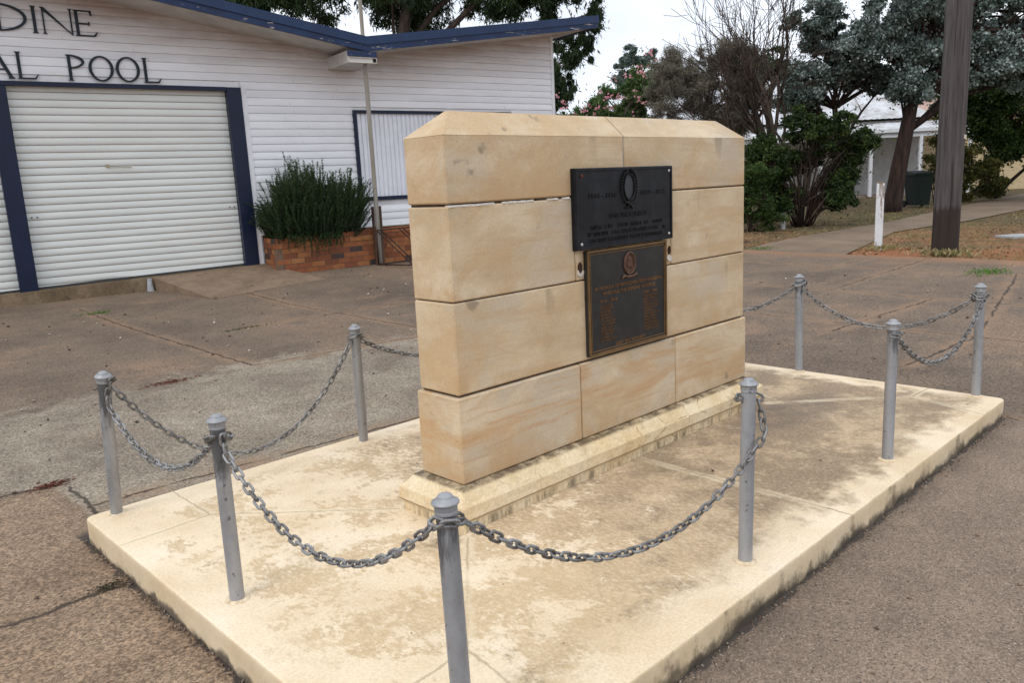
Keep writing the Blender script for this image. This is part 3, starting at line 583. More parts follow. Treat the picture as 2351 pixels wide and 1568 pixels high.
# upper, older plaque
PX0, PX1, PZ0, PZ1, PY = .755, 1.525, 1.100, 1.478, -.016
up = MB().box(PX0, PX1, PY, s+.003, PZ0, PZ1, b=.004).build('upper_plaque', mb_dark, mon); up['label'] = 'blackened bronze plaque with an oval wreath, above the newer one'
rim = MB(); w = .014
for q in ((PX0+.002, PX1-.002, PZ1-w, PZ1-.002), (PX0+.002, PX1-.002, PZ0+.002, PZ0+w), (PX0+.002, PX0+w, PZ0+w, PZ1-w), (PX1-w, PX1-.002, PZ0+w, PZ1-w)): rim.box(q[0], q[1], PY-.005, PY+.001, q[2], q[3], b=.0015)
rim.build('raised_rim', mb_dark, up)
wr = MB(); wcx, wcz = 1.155, 1.382
for k in range(34):
    a = 2*PI*k/34; 
    if abs(a-PI/2) < .12: continue
    for sgn in (-1, 1):
        c = Vector((wcx+(.052+.010*sgn)*math.cos(a), PY-.006, wcz+(.074+.010*sgn)*math.sin(a))); t = Vector((-math.sin(a), -.15, math.cos(a)*1.2)).normalized()*(1 if math.cos(a) > 0 else -1); dv = (t+Vector((math.cos(a), 0, math.sin(a)))*sgn*.5).normalized()
        sd_ = dv.cross(Vector((0, 1, 0))).normalized(); wr.add([c-dv*.011, c+sd_*.0045+Vector((0, -.004, 0)), c+dv*.012, c-sd_*.0045+Vector((0, -.004, 0)), c+Vector((0, .006, 0))], [(0, 1, 3), (1, 2, 3), (0, 4, 1), (1, 4, 2), (2, 4, 3), (3, 4, 0)])
wr.tube([(wcx+.052*math.cos(2*PI*k/32), PY-.001, wcz+.074*math.sin(2*PI*k/32)) for k in range(33)], .004, 6, cap=False)
for sg in (-1, 1): wr.tube([(wcx, PY-.006, wcz-.083), (wcx+sg*.03, PY-.008, wcz-.072), (wcx+sg*.046, PY-.006, wcz-.080)], [.006, .005, .002], 6); wr.tube([(wcx, PY-.004, wcz-.083), (wcx+sg*.02, PY-.006, wcz-.103), (wcx+sg*.035, PY-.004, wcz-.098)], [.005, .005, .002], 6)
wr.build('wreath', mb_blk, up, smooth=False)
ov = MB(); ov.prism([(wcx+.036*math.cos(2*PI*k/28), wcz+.060*math.sin(2*PI*k/28)) for k in range(28)], PY-.0025, PY+.001, 'y'); ov.build('oval_boss', m_simple('grey_oval', (.045, .05, .055), .35, .2, 20, .1, .5), up)
tx = MB()
for t_, sz, x_, z_, wd in (('1914 - 1918', .030, .952, 1.338, .21), ('1939 - 1945', .030, 1.358, 1.340, .21), ('LEST WE FORGET', .034, 1.150, 1.238, .30)):
    v, f = text_mesh(t_, sz, x_, z_, PY-.0012, wd, bold=.0008); tx.add(v, f)
for i, (a, b) in enumerate(((.845, 1.44), (.835, 1.45), (.85, 1.435))): scribble(tx, a, b, 1.192-i*.031, .018, PY-.001, R, .84)
tx.build('lettering', mb_blk, up)
for (x_, z_, mt) in ((.802, 1.442, m_rust), (1.497, 1.452, m_screw), (.790, 1.128, m_screw), (1.494, 1.128, m_screw)):
    q = MB().lathe([(.0085, 0), (.0085, .002), (.006, .005), (0.001, .0062)], 14).build('screw', mt, up, smooth=True); q.location = (x_, PY, z_); q.rotation_euler = (PI/2, 0, 0)
# lower plaque
QX0, QX1, QZ0, QZ1, QY = .833, 1.478, .578, 1.094, -.008
lo = MB().box(QX0, QX1, QY, s+.003, QZ0, QZ1, b=.003).build('lower_plaque', mb_field, mon); lo['label'] = 'bronze plaque with raised border, badge and two columns of names'
rim = MB()
for ins, w, h in ((.0, .013, .006), (.0185, .005, .004)):
    a0, a1, b0, b1 = QX0+ins, QX1-ins, QZ0+ins, QZ1-ins
    for q in ((a0, a1, b1-w, b1), (a0, a1, b0, b0+w), (a0, a0+w, b0+w, b1-w), (a1-w, a1, b0+w, b1-w)): rim.box(q[0]+.0003, q[1]-.0003, QY-h, QY+.001, q[2]+.0003, q[3]-.0003, b=.001)
rim.build('raised_border', mb_trim, lo)
tx = MB()
for t_, sz, x_, z_, wd in (('IN HONOUR OF SERVICEMEN FROM BARADINE', .024, 1.158, .897, .545), ('WHO PAID THE SUPREME SACRIFICE', .024, 1.158, .868, .43), ('1914 - 1918', .020, .985, .832, .135), ('1939 - 1945', .020, 1.330, .836, .125), ('LEST WE FORGET', .022, 1.158, .606, .245)):
    v, f = text_mesh(t_, sz, x_, z_, QY-.001, wd, bold=.0006); tx.add(v, f)
for i in range(12):
    scribble(tx, .925, .925+R.uniform(.075, .125), .812-i*.0158, .0105, QY-.001, R, .95)
for i in range(12):
    scribble(tx, 1.275, 1.275+R.uniform(.075, .13), .817-i*.0158, .0105, QY-.001, R, .95)
tx.build('lettering', mb_text, lo)
em = MB(); ex, ez = 1.158, 1.005
em.tube([(ex+.043*math.cos(2*PI*k/28), QY-.004, ez+.053*math.sin(2*PI*k/28)) for k in range(29)], .006, 6, cap=False); em.tube([(ex+.034*math.cos(2*PI*k/28), QY-.002, ez+.044*math.sin(2*PI*k/28)) for k in range(29)], .0035, 6, cap=False)
em.prism([(ex+.033*math.cos(2*PI*k/24), ez+.043*math.sin(2*PI*k/24)) for k in range(24)], QY-.0015, QY+.001, 'y')
for k in range(14):
    a = R.uniform(0, 6.28); r_ = R.uniform(0, .024); em.lathe([(.008, 0), (.006, .004), (.001, .006)], 8, org=(0, 0, 0)); m0 = len(em.v)-24
    for j in range(m0, len(em.v)): x, y, z = em.v[j]; em.v[j] = (ex+r_*math.cos(a)+x, QY-.001-z, ez+r_*1.2*math.sin(a)+y*1.4)
em.tube([(ex-.062, QY-.004, ez-.072), (ex-.05, QY-.007, ez-.058), (ex-.025, QY-.006, ez-.066), (ex+.025, QY-.006, ez-.066), (ex+.05, QY-.007, ez-.058), (ex+.062, QY-.004, ez-.072)], [.004, .008, .008, .008, .008, .004], 8)
em.build('badge', m_simple('badge_bronze', (.12, .065, .045), .45, .35, 60, .5, .5), lo, auto=40)

# ------------------------------------------------------------------ posts and chains
POST = {1: ((-.966, 1.374), (-.971, 1.251)), 2: ((-.953, .163), (-.957, .142)), 3: ((-.917, -1.045), (-.915, -1.026)), 4: ((.462, -1.054), (.484, -1.048)), 5: ((1.853, -1.043), (1.882, -1.030)), 6: ((3.297, -1.029), (3.325, -1.008)),
        7: ((3.300, .118), (3.335, .15)), 8: ((.381, 1.334), (.350, 1.279)), 9: ((1.86, 1.33), (1.86, 1.33)), 10: ((3.30, 1.33), (3.31, 1.335))}
PL = {1: 'grey steel post at the slab corner nearest the roller door, leaning sideways', 2: 'grey steel post halfway along the short left end of the slab', 3: 'nearest grey steel post, stained black, foot cut off by the photo edge',
      4: 'grey steel post before the memorial right end, chain hanging down its side', 5: 'grey steel post on the right front of the slab with no chain towards the memorial', 6: 'grey steel post at the far right front corner of the slab',
      7: 'grey steel post just right of the memorial back, chain wound round its top', 8: 'grey steel post left of the memorial back, chain wound round its top', 9: 'grey steel post hidden behind the middle of the memorial', 10: 'grey steel post hidden at the back corner behind the memorial'}
HP = .70
pipe = MB().lathe([(.0262, -.03), (.0262, 0), (.0262, .60), (.0262, .652)], 28).mesh('pipe', M['galv'], True)
capm = MB().lathe([(.0264, .0), (.0283, .002), (.0286, .010), (.0282, .011), (.0286, .012), (.0290, .0235), (.0280, .0245), (.0345, .0275), (.0350, .0305), (.0330, .034), (.022, .0395), (.0205, .041), (.0195, .046), (.014, .0505), (.006, .0525), (.0005, .053)], 28).mesh('cap', M['galv'], True)
for me in (pipe, capm): me.set_sharp_from_angle(angle=math.radians(38))
grout = MB().lathe([(.045, -.004), (.043, .002), (.032, .006), (.026, .007)], 20, jit=.06, seed=2).mesh('grout', M['slab'], True)
post_obj = {}
def ptop(i, z=.62):
    (bx, by), (tx_, ty) = POST[i]; k = z/HP; return Vector((bx+(tx_-bx)*k, by+(ty-by)*k, z))
for i in POST:
    (bx, by), (tx_, ty) = POST[i]; e = thing('chain_post', PL[i], 'post', (bx, by, 0), 0, 'chained steel posts round the memorial')
    d = Vector((tx_-bx, ty-by, HP)); e.rotation_mode = 'QUATERNION'; e.rotation_quaternion = d.to_track_quat('Z', 'Y'); e.scale = (1, 1, d.length/HP)
    link('pipe', pipe, e, (0, 0, 0), (0, 0, i*1.3)); link('cap', capm, e, (0, 0, .647), (0, 0, i*.7)); post_obj[i] = e; link('base_grout', grout, e)
# one chain link (long axis x)
def link_mesh():
    Lk, Wk, r = .036+.0094, .0318-.0094, .0047; P = []; hw = Wk/2; hl = Lk/2-hw; n = 7
    for k in range(n+1): a = -PI/2+PI*k/n; P.append((hl+hw*math.cos(a), hw*math.sin(a), 0))
    for k in range(n+1): a = PI/2+PI*k/n; P.append((-hl+hw*math.cos(a), hw*math.sin(a), 0))
    m = len(P); V = []; q = 7
    for i in range(m):
        t = (Vector(P[(i+1) % m])-Vector(P[i-1])).normalized(); x = Vector((0, 0, 1)).cross(t)
        for k in range(q): a = 2*PI*k/q; V.append(Vector(P[i])+x*math.cos(a)*r+Vector((0, 0, 1))*math.sin(a)*r)
    return MB().add(V, [(i*q+k, i*q+(k+1) % q, ((i+1) % m)*q+(k+1) % q, ((i+1) % m)*q+k) for i in range(m) for k in range(q)]).mesh('link', M['chain'], True)
LM = link_mesh(); PITCH = .036
def chain(label, path, seed=0, tw=0.3):
    """links strung along the polyline 'path'"""
    e = thing('chain', label, 'chain', tuple(path[0]), 0, 'steel chains strung between the posts'); R = random.Random(seed)
    P = [Vector(p) for p in path]; d = [0]
    for a, b in zip(P, P[1:]): d.append(d[-1]+(b-a).length)
    def at(t):
        t = max(0, min(d[-1], t)); i = 0
        while i < len(d)-2 and d[i+1] < t: i += 1
        return P[i].lerp(P[i+1], (t-d[i])/max(1e-9, d[i+1]-d[i]))
    n = int(d[-1]/PITCH); base = R.uniform(.2, 1.2)
    for k in range(n):
        c = at((k+.5)*PITCH); t = (at((k+.5)*PITCH+.012)-at((k+.5)*PITCH-.012)).normalized()
        up = Vector((0, 0, 1)); x = t; y = up.cross(x); y = y.normalized() if y.length > .05 else Vector((0, 1, 0)); z = x.cross(y)
        a = base+(PI/2 if k % 2 else 0)+R.uniform(-tw, tw); y2 = y*math.cos(a)+z*math.sin(a); z2 = x.cross(y2)
        o = link('link', LM, e); o.matrix_local = Matrix(((x.x, y2.x, z2.x, c.x-P[0].x), (x.y, y2.y, z2.y, c.y-P[0].y), (x.z, y2.z, z2.z, c.z-P[0].z), (0, 0, 0, 1)))
    return e
def sag(A, B, zmin, n=40):
    A, B = Vector(A), Vector(B)          # parabola through A and B with lowest point zmin
    a, b = A.z-zmin, B.z-zmin; ra = math.sqrt(a)/(math.sqrt(a)+math.sqrt(b)); out = []
    for i in range(n+1):
        t = i/n; z = zmin+((t-ra)/ra)**2*a if t < ra else zmin+((t-ra)/(1-ra))**2*b; p = A.lerp(B, t); out.append(Vector((p.x, p.y, z)))
    return out
def wrap(i, z, a0, turns=1.0, tilt=.012, r=.036, drop=0.0):
    c = ptop(i, z); m = int(18*turns); out = []
    for k in range(m+1):
        a = a0+2*PI*turns*k/m; out.append(Vector((c.x+r*math.cos(a), c.y+r*math.sin(a), c.z+tilt*math.cos(a*1.0+i)-drop*k/m)))
    return out
def side(i, j, z=.605, r=.035):          # point on post i facing post j
    a = ptop(i, z); b = ptop(j, z); d = (b-a); d.z = 0; d.normalize(); return Vector((a.x+d.x*r, a.y+d.y*r, z))
def ang(i, j): a, b = ptop(i), ptop(j); return math.atan2(b.y-a.y, b.x-a.x)
chain('heavy grey chain sagging between the nearest post and the post by the memorial right end', wrap(3, .632, ang(3, 4)-3.6, .55, .006, .034)+sag(side(3, 4, .625), ptop(4, .60)+Vector((.030, -.050, -.11)), .293)+[ptop(4, .60)+Vector((.046, -.026, -.03)), ptop(4, .60)+Vector((.042, -.01, .025))]+wrap(4, .617, -.2, .5, .008), 1)
chain('heavy grey chain sagging between the nearest post and the left middle post', wrap(3, .628, ang(3, 2)+3.5, -.5, .006, .034)+sag(side(3, 2, .62), side(2, 3, .57), .352)+[side(2, 3, .60)]+wrap(2, .612, ang(2, 3), 1.0, .018, .038), 2)
chain('grey chain sagging between the two left end posts', wrap(2, .60, ang(2, 1)+2.5, -.4, .014, .038)+sag(side(2, 1, .60), side(1, 2, .545), .383)+[side(1, 2, .575)]+wrap(1, .64, ang(1, 2)+.4, .6, .02, .038), 3)
chain('grey chain hanging low along the back of the slab left of the memorial', wrap(1, .63, ang(1, 8)+2.6, -.5, .02, .04)+sag(side(1, 8, .615), side(8, 1, .60), .145)+wrap(8, .625, ang(8, 1), .9, .012, .038), 4)
chain('grey chain from the back left post disappearing behind the memorial', wrap(8, .615, ang(8, 9)+3.2, -.55, .01, .042)+sag(side(8, 9, .60), side(9, 8), .40), 5)
chain('grey chain behind the memorial out of sight at the back', sag(side(9, 10), side(10, 9), .40), 6)
chain('grey chain from the farthest post running left behind the memorial', wrap(7, .622, ang(7, 10)+3.2, -.55, .01, .042)+sag(side(7, 10, .60), side(10, 7), .385), 7)
chain('grey chain sagging between the farthest post and the far right corner post', wrap(7, .63, ang(7, 6)-5.2, .9, .012, .04)+sag(side(7, 6, .585), side(6, 7, .60), .37)+wrap(6, .632, ang(6, 7), .6, .02, .038), 8)
chain('grey chain sagging between the two front posts at the right end', wrap(5, .628, ang(5, 6)-3, .45, .006, .034)+sag(side(5, 6, .62), side(6, 5, .58)+Vector((.0, -.02, 0)), .358)+[side(6, 5, .60)+Vector((.06, -.02, .02))]+wrap(6, .612, ang(6, 5)+3.4, .4, .014, .038), 9)
# ------------------------------------------------------------------ pool building (frame: x along the wall, -y towards the street, z up)
pool = thing('pool_building', 'white weatherboard pool building with navy trimmed V shaped roof and roller doors', 'building', (OB[0], OB[1], 0), AB)
def top_z(s_): return 3.87+(.16*(6.5-s_) if s_ < 6.5 else .14*(s_-6.5))
SL, SRt, EAVE, PW = -2.5, 10.985, .85, .122
R = random.Random(5)
wl = MB(); und = []; bj = MB()
def wquad(pts, c):
    # pts: polygon (s, z, off)
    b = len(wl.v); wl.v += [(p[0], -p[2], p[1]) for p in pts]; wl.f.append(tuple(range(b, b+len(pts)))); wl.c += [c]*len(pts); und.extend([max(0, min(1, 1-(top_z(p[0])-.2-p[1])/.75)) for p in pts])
openings = [(-3.2, 1.255, .0, 3.09), (1.24, 4.64, .0, 3.135), (6.53, 9.9, 1.255, 2.81)]
def spans(z0, z1):
    zc = (z0+z1)/2; segs = [(SL, SRt)]
    if zc < .80: segs = [(SL, 4.7)]
    for a, b, u, v in openings:
        if z0 < v-.01 and z1 > u+.01:
            ns = []
            for p, q in segs:
                if b <= p or a >= q: ns.append((p, q))
                else:
                    if a > p: ns.append((p, a))
                    if b < q: ns.append((b, q))
            segs = ns
    return segs
z = .79-PW*6
while z < 5.6:
    z1 = z+PW; c = R.random()
    for jx in [R.uniform(0, 2.2)+k_*3.6-2 for k_ in range(4)]:
        if any(a+.1 < jx < b-.1 for a, b in spans(z, z1)) and z1 < top_z(jx)-.2: bj.add([(jx-.0016, -.0035, z1), (jx+.0016, -.0035, z1), (jx+.0016, -.0225, z+.05), (jx-.0016, -.0225, z+.05), (jx-.0016, -.0228, z+.006), (jx+.0016, -.0228, z+.006)], [(0, 1, 2, 3), (3, 2, 5, 4)])
    for a, b in spans(z, z1):
        xs = [a]+[x for x in np.arange(math.ceil(a/.5)*.5, b, .5) if x > a+.02]+[b]
        for p, q in zip(xs, xs[1:]):
            tp, tq = top_z(p)-.15, top_z(q)-.15
            if z >= tp and z >= tq: continue
            f = lambda s_, zz: min(zz, max(z, top_z(s_)-.15))
            zs = (z, z+.006, z+.05, z+.10, z1); of = (.003, .022, .022, .013, .003)
            for k in range(4):
                a0, a1, b0, b1 = f(p, zs[k]), f(p, zs[k+1]), f(q, zs[k]), f(q, zs[k+1])
                if a1-a0 < 1e-4 and b1-b0 < 1e-4: continue
                wquad([(p, a0, of[k]), (q, b0, of[k]), (q, b1, of[k+1]), (p, a1, of[k+1])], c)
    z = z1
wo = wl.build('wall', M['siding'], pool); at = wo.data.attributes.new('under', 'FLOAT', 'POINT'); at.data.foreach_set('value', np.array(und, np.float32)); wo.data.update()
bj.build('board_joints', m_simple('joint_shadow', (.25, .24, .25), .8), wo)
# body behind the boards, side wall and corner boards
bd = MB()
for a, b, z0, z1 in ((SL, -2.0, -.3, 3.6), (4.64, 6.53, -.3, 3.55), (9.9, SRt, -.3, 3.9), (6.53, 9.9, -.3, 1.25), (6.53, 9.9, 2.82, 3.6), (-2.0, 4.64, 3.14, 3.6)): bd.box(a, b, 0.001, .15, z0, z1)
bd.box(-2, 4.64, 2.5, 2.6, 0, 3.14); bd.box(SRt-.12, SRt-.002, .16, 8, -.3, 4.2); bd.box(SL, SL+.1, .16, 8, -.3, 5); bd.box(SL, SRt, 7.9, 8, -.3, 3.7)
bd.build('wall_body', M['white'], pool)
sw = MB(); z = .79-PW*6
while z < 4.3:
    sw.add([(SRt+.019, 0, z+.004), (SRt+.019, 8, z+.004), (SRt+.004, 8, z+PW), (SRt+.004, 0, z+PW), (SRt+.004, 0, z), (SRt+.004, 8, z)], [(0, 1, 2, 3), (4, 5, 1, 0)], R.random()); z += PW
swo = sw.build('side_wall', M['siding'], pool)
MB().box(SRt-.045, SRt+.026, -.028, .04, .0, 4.32).build('corner_board', M['white'], pool)
MB().box(4.642, 4.72, -.030, .0, .30, 3.16).build('trim_board', M['white'], pool)
# brick base of the wall
def bricks(mb, mo, face, length, courses, zf, seed, bl=.23, bh=.076, dep=.1, capcourse=True):
    """face(t, z, d) -> point; t along, d outwards"""
    R = random.Random(seed)
    for c in range(courses):
        x = -(bl/2 if c % 2 else 0)
        while x < length:
            a, b = max(0, x)+.004, min(length, x+bl)-.005
            if b-a > .02:
                z0 = zf(0)+c*(bh+.0)+.004; z1 = z0+bh-.009; sl = lambda t: (zf(t)-zf(0)); d = R.uniform(-.0015, .002)+(.012 if capcourse and c == courses-2 else 0)
                P = [face(a, z0+sl(a), d), face(b, z0+sl(b), d), face(b, z0+sl(b), -dep), face(a, z0+sl(a), -dep), face(a, z1+sl(a), d), face(b, z1+sl(b), d), face(b, z1+sl(b), -dep), face(a, z1+sl(a), -dep)]
                mb.hexa(P, R.random())
            x += bl
    P = []
    for (t, zz, d) in ((0, -.3, -.006), (length, -.3, -.006), (length, -.3, -dep), (0, -.3, -dep)): P.append(face(t, zf(t)-.3, d))
    for t, d in ((0, -.006), (length, -.006), (length, -dep), (0, -dep)): P.append(face(t, zf(t)+courses*bh-.006, d))
    mo.hexa(P)
bb, bm_ = MB(), MB(); bricks(bb, bm_, lambda t, z, d: (4.75+t, -d-.012, z), SRt-4.75, 7, lambda t: .10+.0*t+.148, 3, capcourse=False)
q = bb.build('brick_base', M['brick'], pool); bm_.build('mortar', M['bmortar'], q)
MB().box(4.72, SRt+.02, -.05, .0, .782, .80).build('sill_board', M['soffit'], pool)
# roof: two planes meeting in a valley, deep eaves
rf = MB(); so_ = MB(); fa = MB(); fb = MB(); PR = 11.486
for a, b in ((SL-1.2, 6.5), (6.5, PR)):
    ta, tb = top_z(a), top_z(b)
    rf.hexa([(a, -EAVE-.02, ta-.02), (b, -EAVE-.02, tb-.02), (b, 8.6, tb-.02), (a, 8.6, ta-.02), (a, -EAVE-.02, ta+.012), (b, -EAVE-.02, tb+.012), (b, 8.6, tb+.012), (a, 8.6, ta+.012)])
    so_.hexa([(a, -EAVE+.03, ta-.19), (b, -EAVE+.03, tb-.19), (b, 8.55, tb-.19), (a, 8.55, ta-.19), (a, -EAVE+.03, ta-.025), (b, -EAVE+.03, tb-.025), (b, 8.55, tb-.025), (a, 8.55, ta-.025)])
    fa.hexa([(a, -EAVE-.035, ta-.118), (b, -EAVE-.035, tb-.118), (b, -EAVE-.021, tb-.118), (a, -EAVE-.021, ta-.118), (a, -EAVE-.035, ta+.016), (b, -EAVE-.035, tb+.016), (b, -EAVE-.021, tb+.016), (a, -EAVE-.021, ta+.016)])
    fb.hexa([(a, -EAVE-.018, ta-.215), (b, -EAVE-.018, tb-.215), (b, -EAVE+.028, tb-.215), (a, -EAVE+.028, ta-.215), (a, -EAVE-.018, ta-.022), (b, -EAVE-.018, tb-.022), (b, -EAVE+.028, tb-.022), (a, -EAVE+.028, ta-.022)])
tr = top_z(PR); fa.box(PR+.002, PR+.016, -EAVE-.035, 8.6, tr-.118, tr+.016); fb.box(PR-.03, PR+.0, -EAVE+.03, 8.6, tr-.215, tr-.03)
roof = rf.build('roof', m_simple('roof_sheet', (.45, .46, .48), .5, .15, 6), pool); so_.build('soffit', M['soffit'], roof)
fa.build('roof_capping', m_paint('roof_capping_blue', (.012, .034, .095), 0, .2, .4), roof); fb.build('fascia_board', M['navyp'], roof)
# box gutter outlet under the valley
gb = MB().box(6.16, 6.66, -EAVE+.012, .0, 3.47, 3.66); g1 = gb.build('valley_box', M['soffit'], pool)
MB().box(6.155, 6.668, -EAVE-.012, -EAVE+.010, 3.565, 3.655).build('front_board', M['navyp'], g1)
fr_ = MB()
for q in ((6.160, 6.664, 3.552, 3.562), (6.160, 6.664, 3.472, 3.480), (6.160, 6.168, 3.481, 3.551), (6.656, 6.664, 3.481, 3.551)): fr_.box(q[0], q[1], -EAVE-.006, -EAVE+.011, q[2], q[3])
fr_.build('flashing_edge', M['mortarw'], g1); MB().box(6.60, 6.655, -EAVE+.004, -EAVE+.011, 3.490, 3.545).build('outlet_hole', m_simple('black_gap', (.01, .01, .01), .9), g1)
# door frame
df = MB().box(4.415, 4.640, -.045, .16, .28, 3.135, b=.004).box(1.205, 1.435, -.045, .16, .16, 3.075, b=.004).box(1.20, 4.414, -.050, .03, 3.076, 3.137, b=.003).box(-2.0, 1.199, -.050, .03, 3.076, 3.137, b=.003)
df.build('door_frame', M['navy'], pool)
def m_roller():
    m = Mat('cream_roller_door', .4); X, Y, Z = m.xyz(); col = m.mix(1, (.76, .785, .76), m.rgb(m.sm(m.noise(1.6, 4, .6, m.map(sc=(.5, 1, 2))), .25, .75, .94, 1.04)), 'MULTIPLY')
    d = m.mul(m.sm(m.noise(6, 6, .8, m.map(sc=(1, 1, 3))), .66, .72), .5); col = m.mix(d, col, (.42, .40, .35)); col = m.mix(m.mul(m.attr('lc'), .7), col, (.25, .20, .17)); return m.done(col, .4, None)  # last mix darkens the slat grooves: their shadow and dirt painted in
mr = m_roller(); RP = .1045
def roller(s0, s1, zb0, zb1, ztop):
    """ribbed curtain: each slat bulges and dips into a narrow groove"""
    zz = []; z = ztop
    pr = [(0, .000), (.004, -.013), (.009, -.013), (.013, .003), (.050, .0055), (.101, .004)]
    while z > .1:
        for h, d in pr: zz.append((z-h, d))
        z -= RP
    mb = MB(); xs = np.linspace(s0, s1, 7)
    for i, x in enumerate(xs):
        zb = zb0+(zb1-zb0)*(x-s0)/(s1-s0)
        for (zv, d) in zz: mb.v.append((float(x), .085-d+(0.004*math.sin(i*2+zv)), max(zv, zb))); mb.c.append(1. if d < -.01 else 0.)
    n = len(zz); mb.f = [(i*n+k, i*n+k+1, (i+1)*n+k+1, (i+1)*n+k) for i in range(len(xs)-1) for k in range(n-1) if zz[k][0] > min(zb0, zb1)-.02]
    return mb
zb = lambda s_: .205+.0235*s_
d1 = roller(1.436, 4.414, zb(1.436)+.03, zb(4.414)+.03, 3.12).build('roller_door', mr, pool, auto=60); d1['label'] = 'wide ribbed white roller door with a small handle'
MB().hexa([(1.44, .070, zb(1.44)+.004), (4.41, .070, zb(4.41)+.004), (4.41, .1, zb(4.41)+.004), (1.44, .1, zb(1.44)+.004), (1.44, .070, zb(1.44)+.034), (4.41, .070, zb(4.41)+.034), (4.41, .1, zb(4.41)+.034), (1.44, .1, zb(1.44)+.034)]).build('bottom_rail', m_simple('dark_rail', (.06, .06, .06), .6), d1)
MB().tube([(2.56, .078, 1.965), (2.56, .050, 1.945), (2.90, .050, 1.942), (2.90, .078, 1.945)], .006, 6).box(2.55, 2.60, .072, .077, 1.95, 1.99).build('handle', m_simple('brassy_handle', (.35, .30, .2), .5), d1)
for sx in (1.50, 1.57, 4.29, 4.36):
    q = MB().lathe([(.012, 0), (.012, .004), (.008, .006)], 10).build('bolt', m_simple('bolt_grey', (.12, .12, .12), .5), d1); q.location = (sx, .079, 1.27); q.rotation_euler = (PI/2, 0, 0)
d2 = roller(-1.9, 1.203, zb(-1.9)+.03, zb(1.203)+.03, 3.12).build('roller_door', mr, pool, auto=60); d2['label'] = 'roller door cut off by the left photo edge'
MB().hexa([(-1.9, .070, zb(-1.9)+.004), (1.203, .070, zb(1.2)+.004), (1.203, .1, zb(1.2)+.004), (-1.9, .1, zb(-1.9)+.004), (-1.9, .070, zb(-1.9)+.034), (1.203, .070, zb(1.2)+.034), (1.203, .1, zb(1.2)+.034), (-1.9, .1, zb(-1.9)+.034)]).build('bottom_rail', m_simple('dark_rail', (.06, .06, .06), .6), d2)
for sx in (1.02, 1.10):
    q = MB().lathe([(.012, 0), (.012, .004), (.008, .006)], 10).build('bolt', m_simple('bolt_grey', (.12, .12, .12), .5), d2); q.location = (sx, .079, 1.25); q.rotation_euler = (PI/2, 0, 0)
# window closed with white vertical shutter slats
wf = MB().box(6.53, 6.595, -.055, .02, 1.256, 2.806).box(6.595, 9.90, -.055, .02, 1.256, 1.318).box(6.595, 9.90, -.055, .02, 2.762, 2.806).box(9.84, 9.90, -.055, .02, 1.318, 2.762)
wf = wf.build('window', M['navy'], pool); wf['label'] = 'window with navy frame closed by white vertical slats'
sv = MB(); x = 6.597
while x < 9.84:
    e = min(x+.088, 9.838); sv.add([(x, .012, 1.32), (x+.010, -.016, 1.32), (e-.004, .004, 1.32), (e, .012, 1.32), (x, .012, 2.76), (x+.010, -.016, 2.76), (e-.004, .004, 2.76), (e, .012, 2.76)], [(0, 1, 5, 4), (1, 2, 6, 5), (2, 3, 7, 6)], R.random()); x += .088
sv.build('shutter_slats', m_paint('shutter_white', (.80, .82, .88), 0, .08, .45), wf)
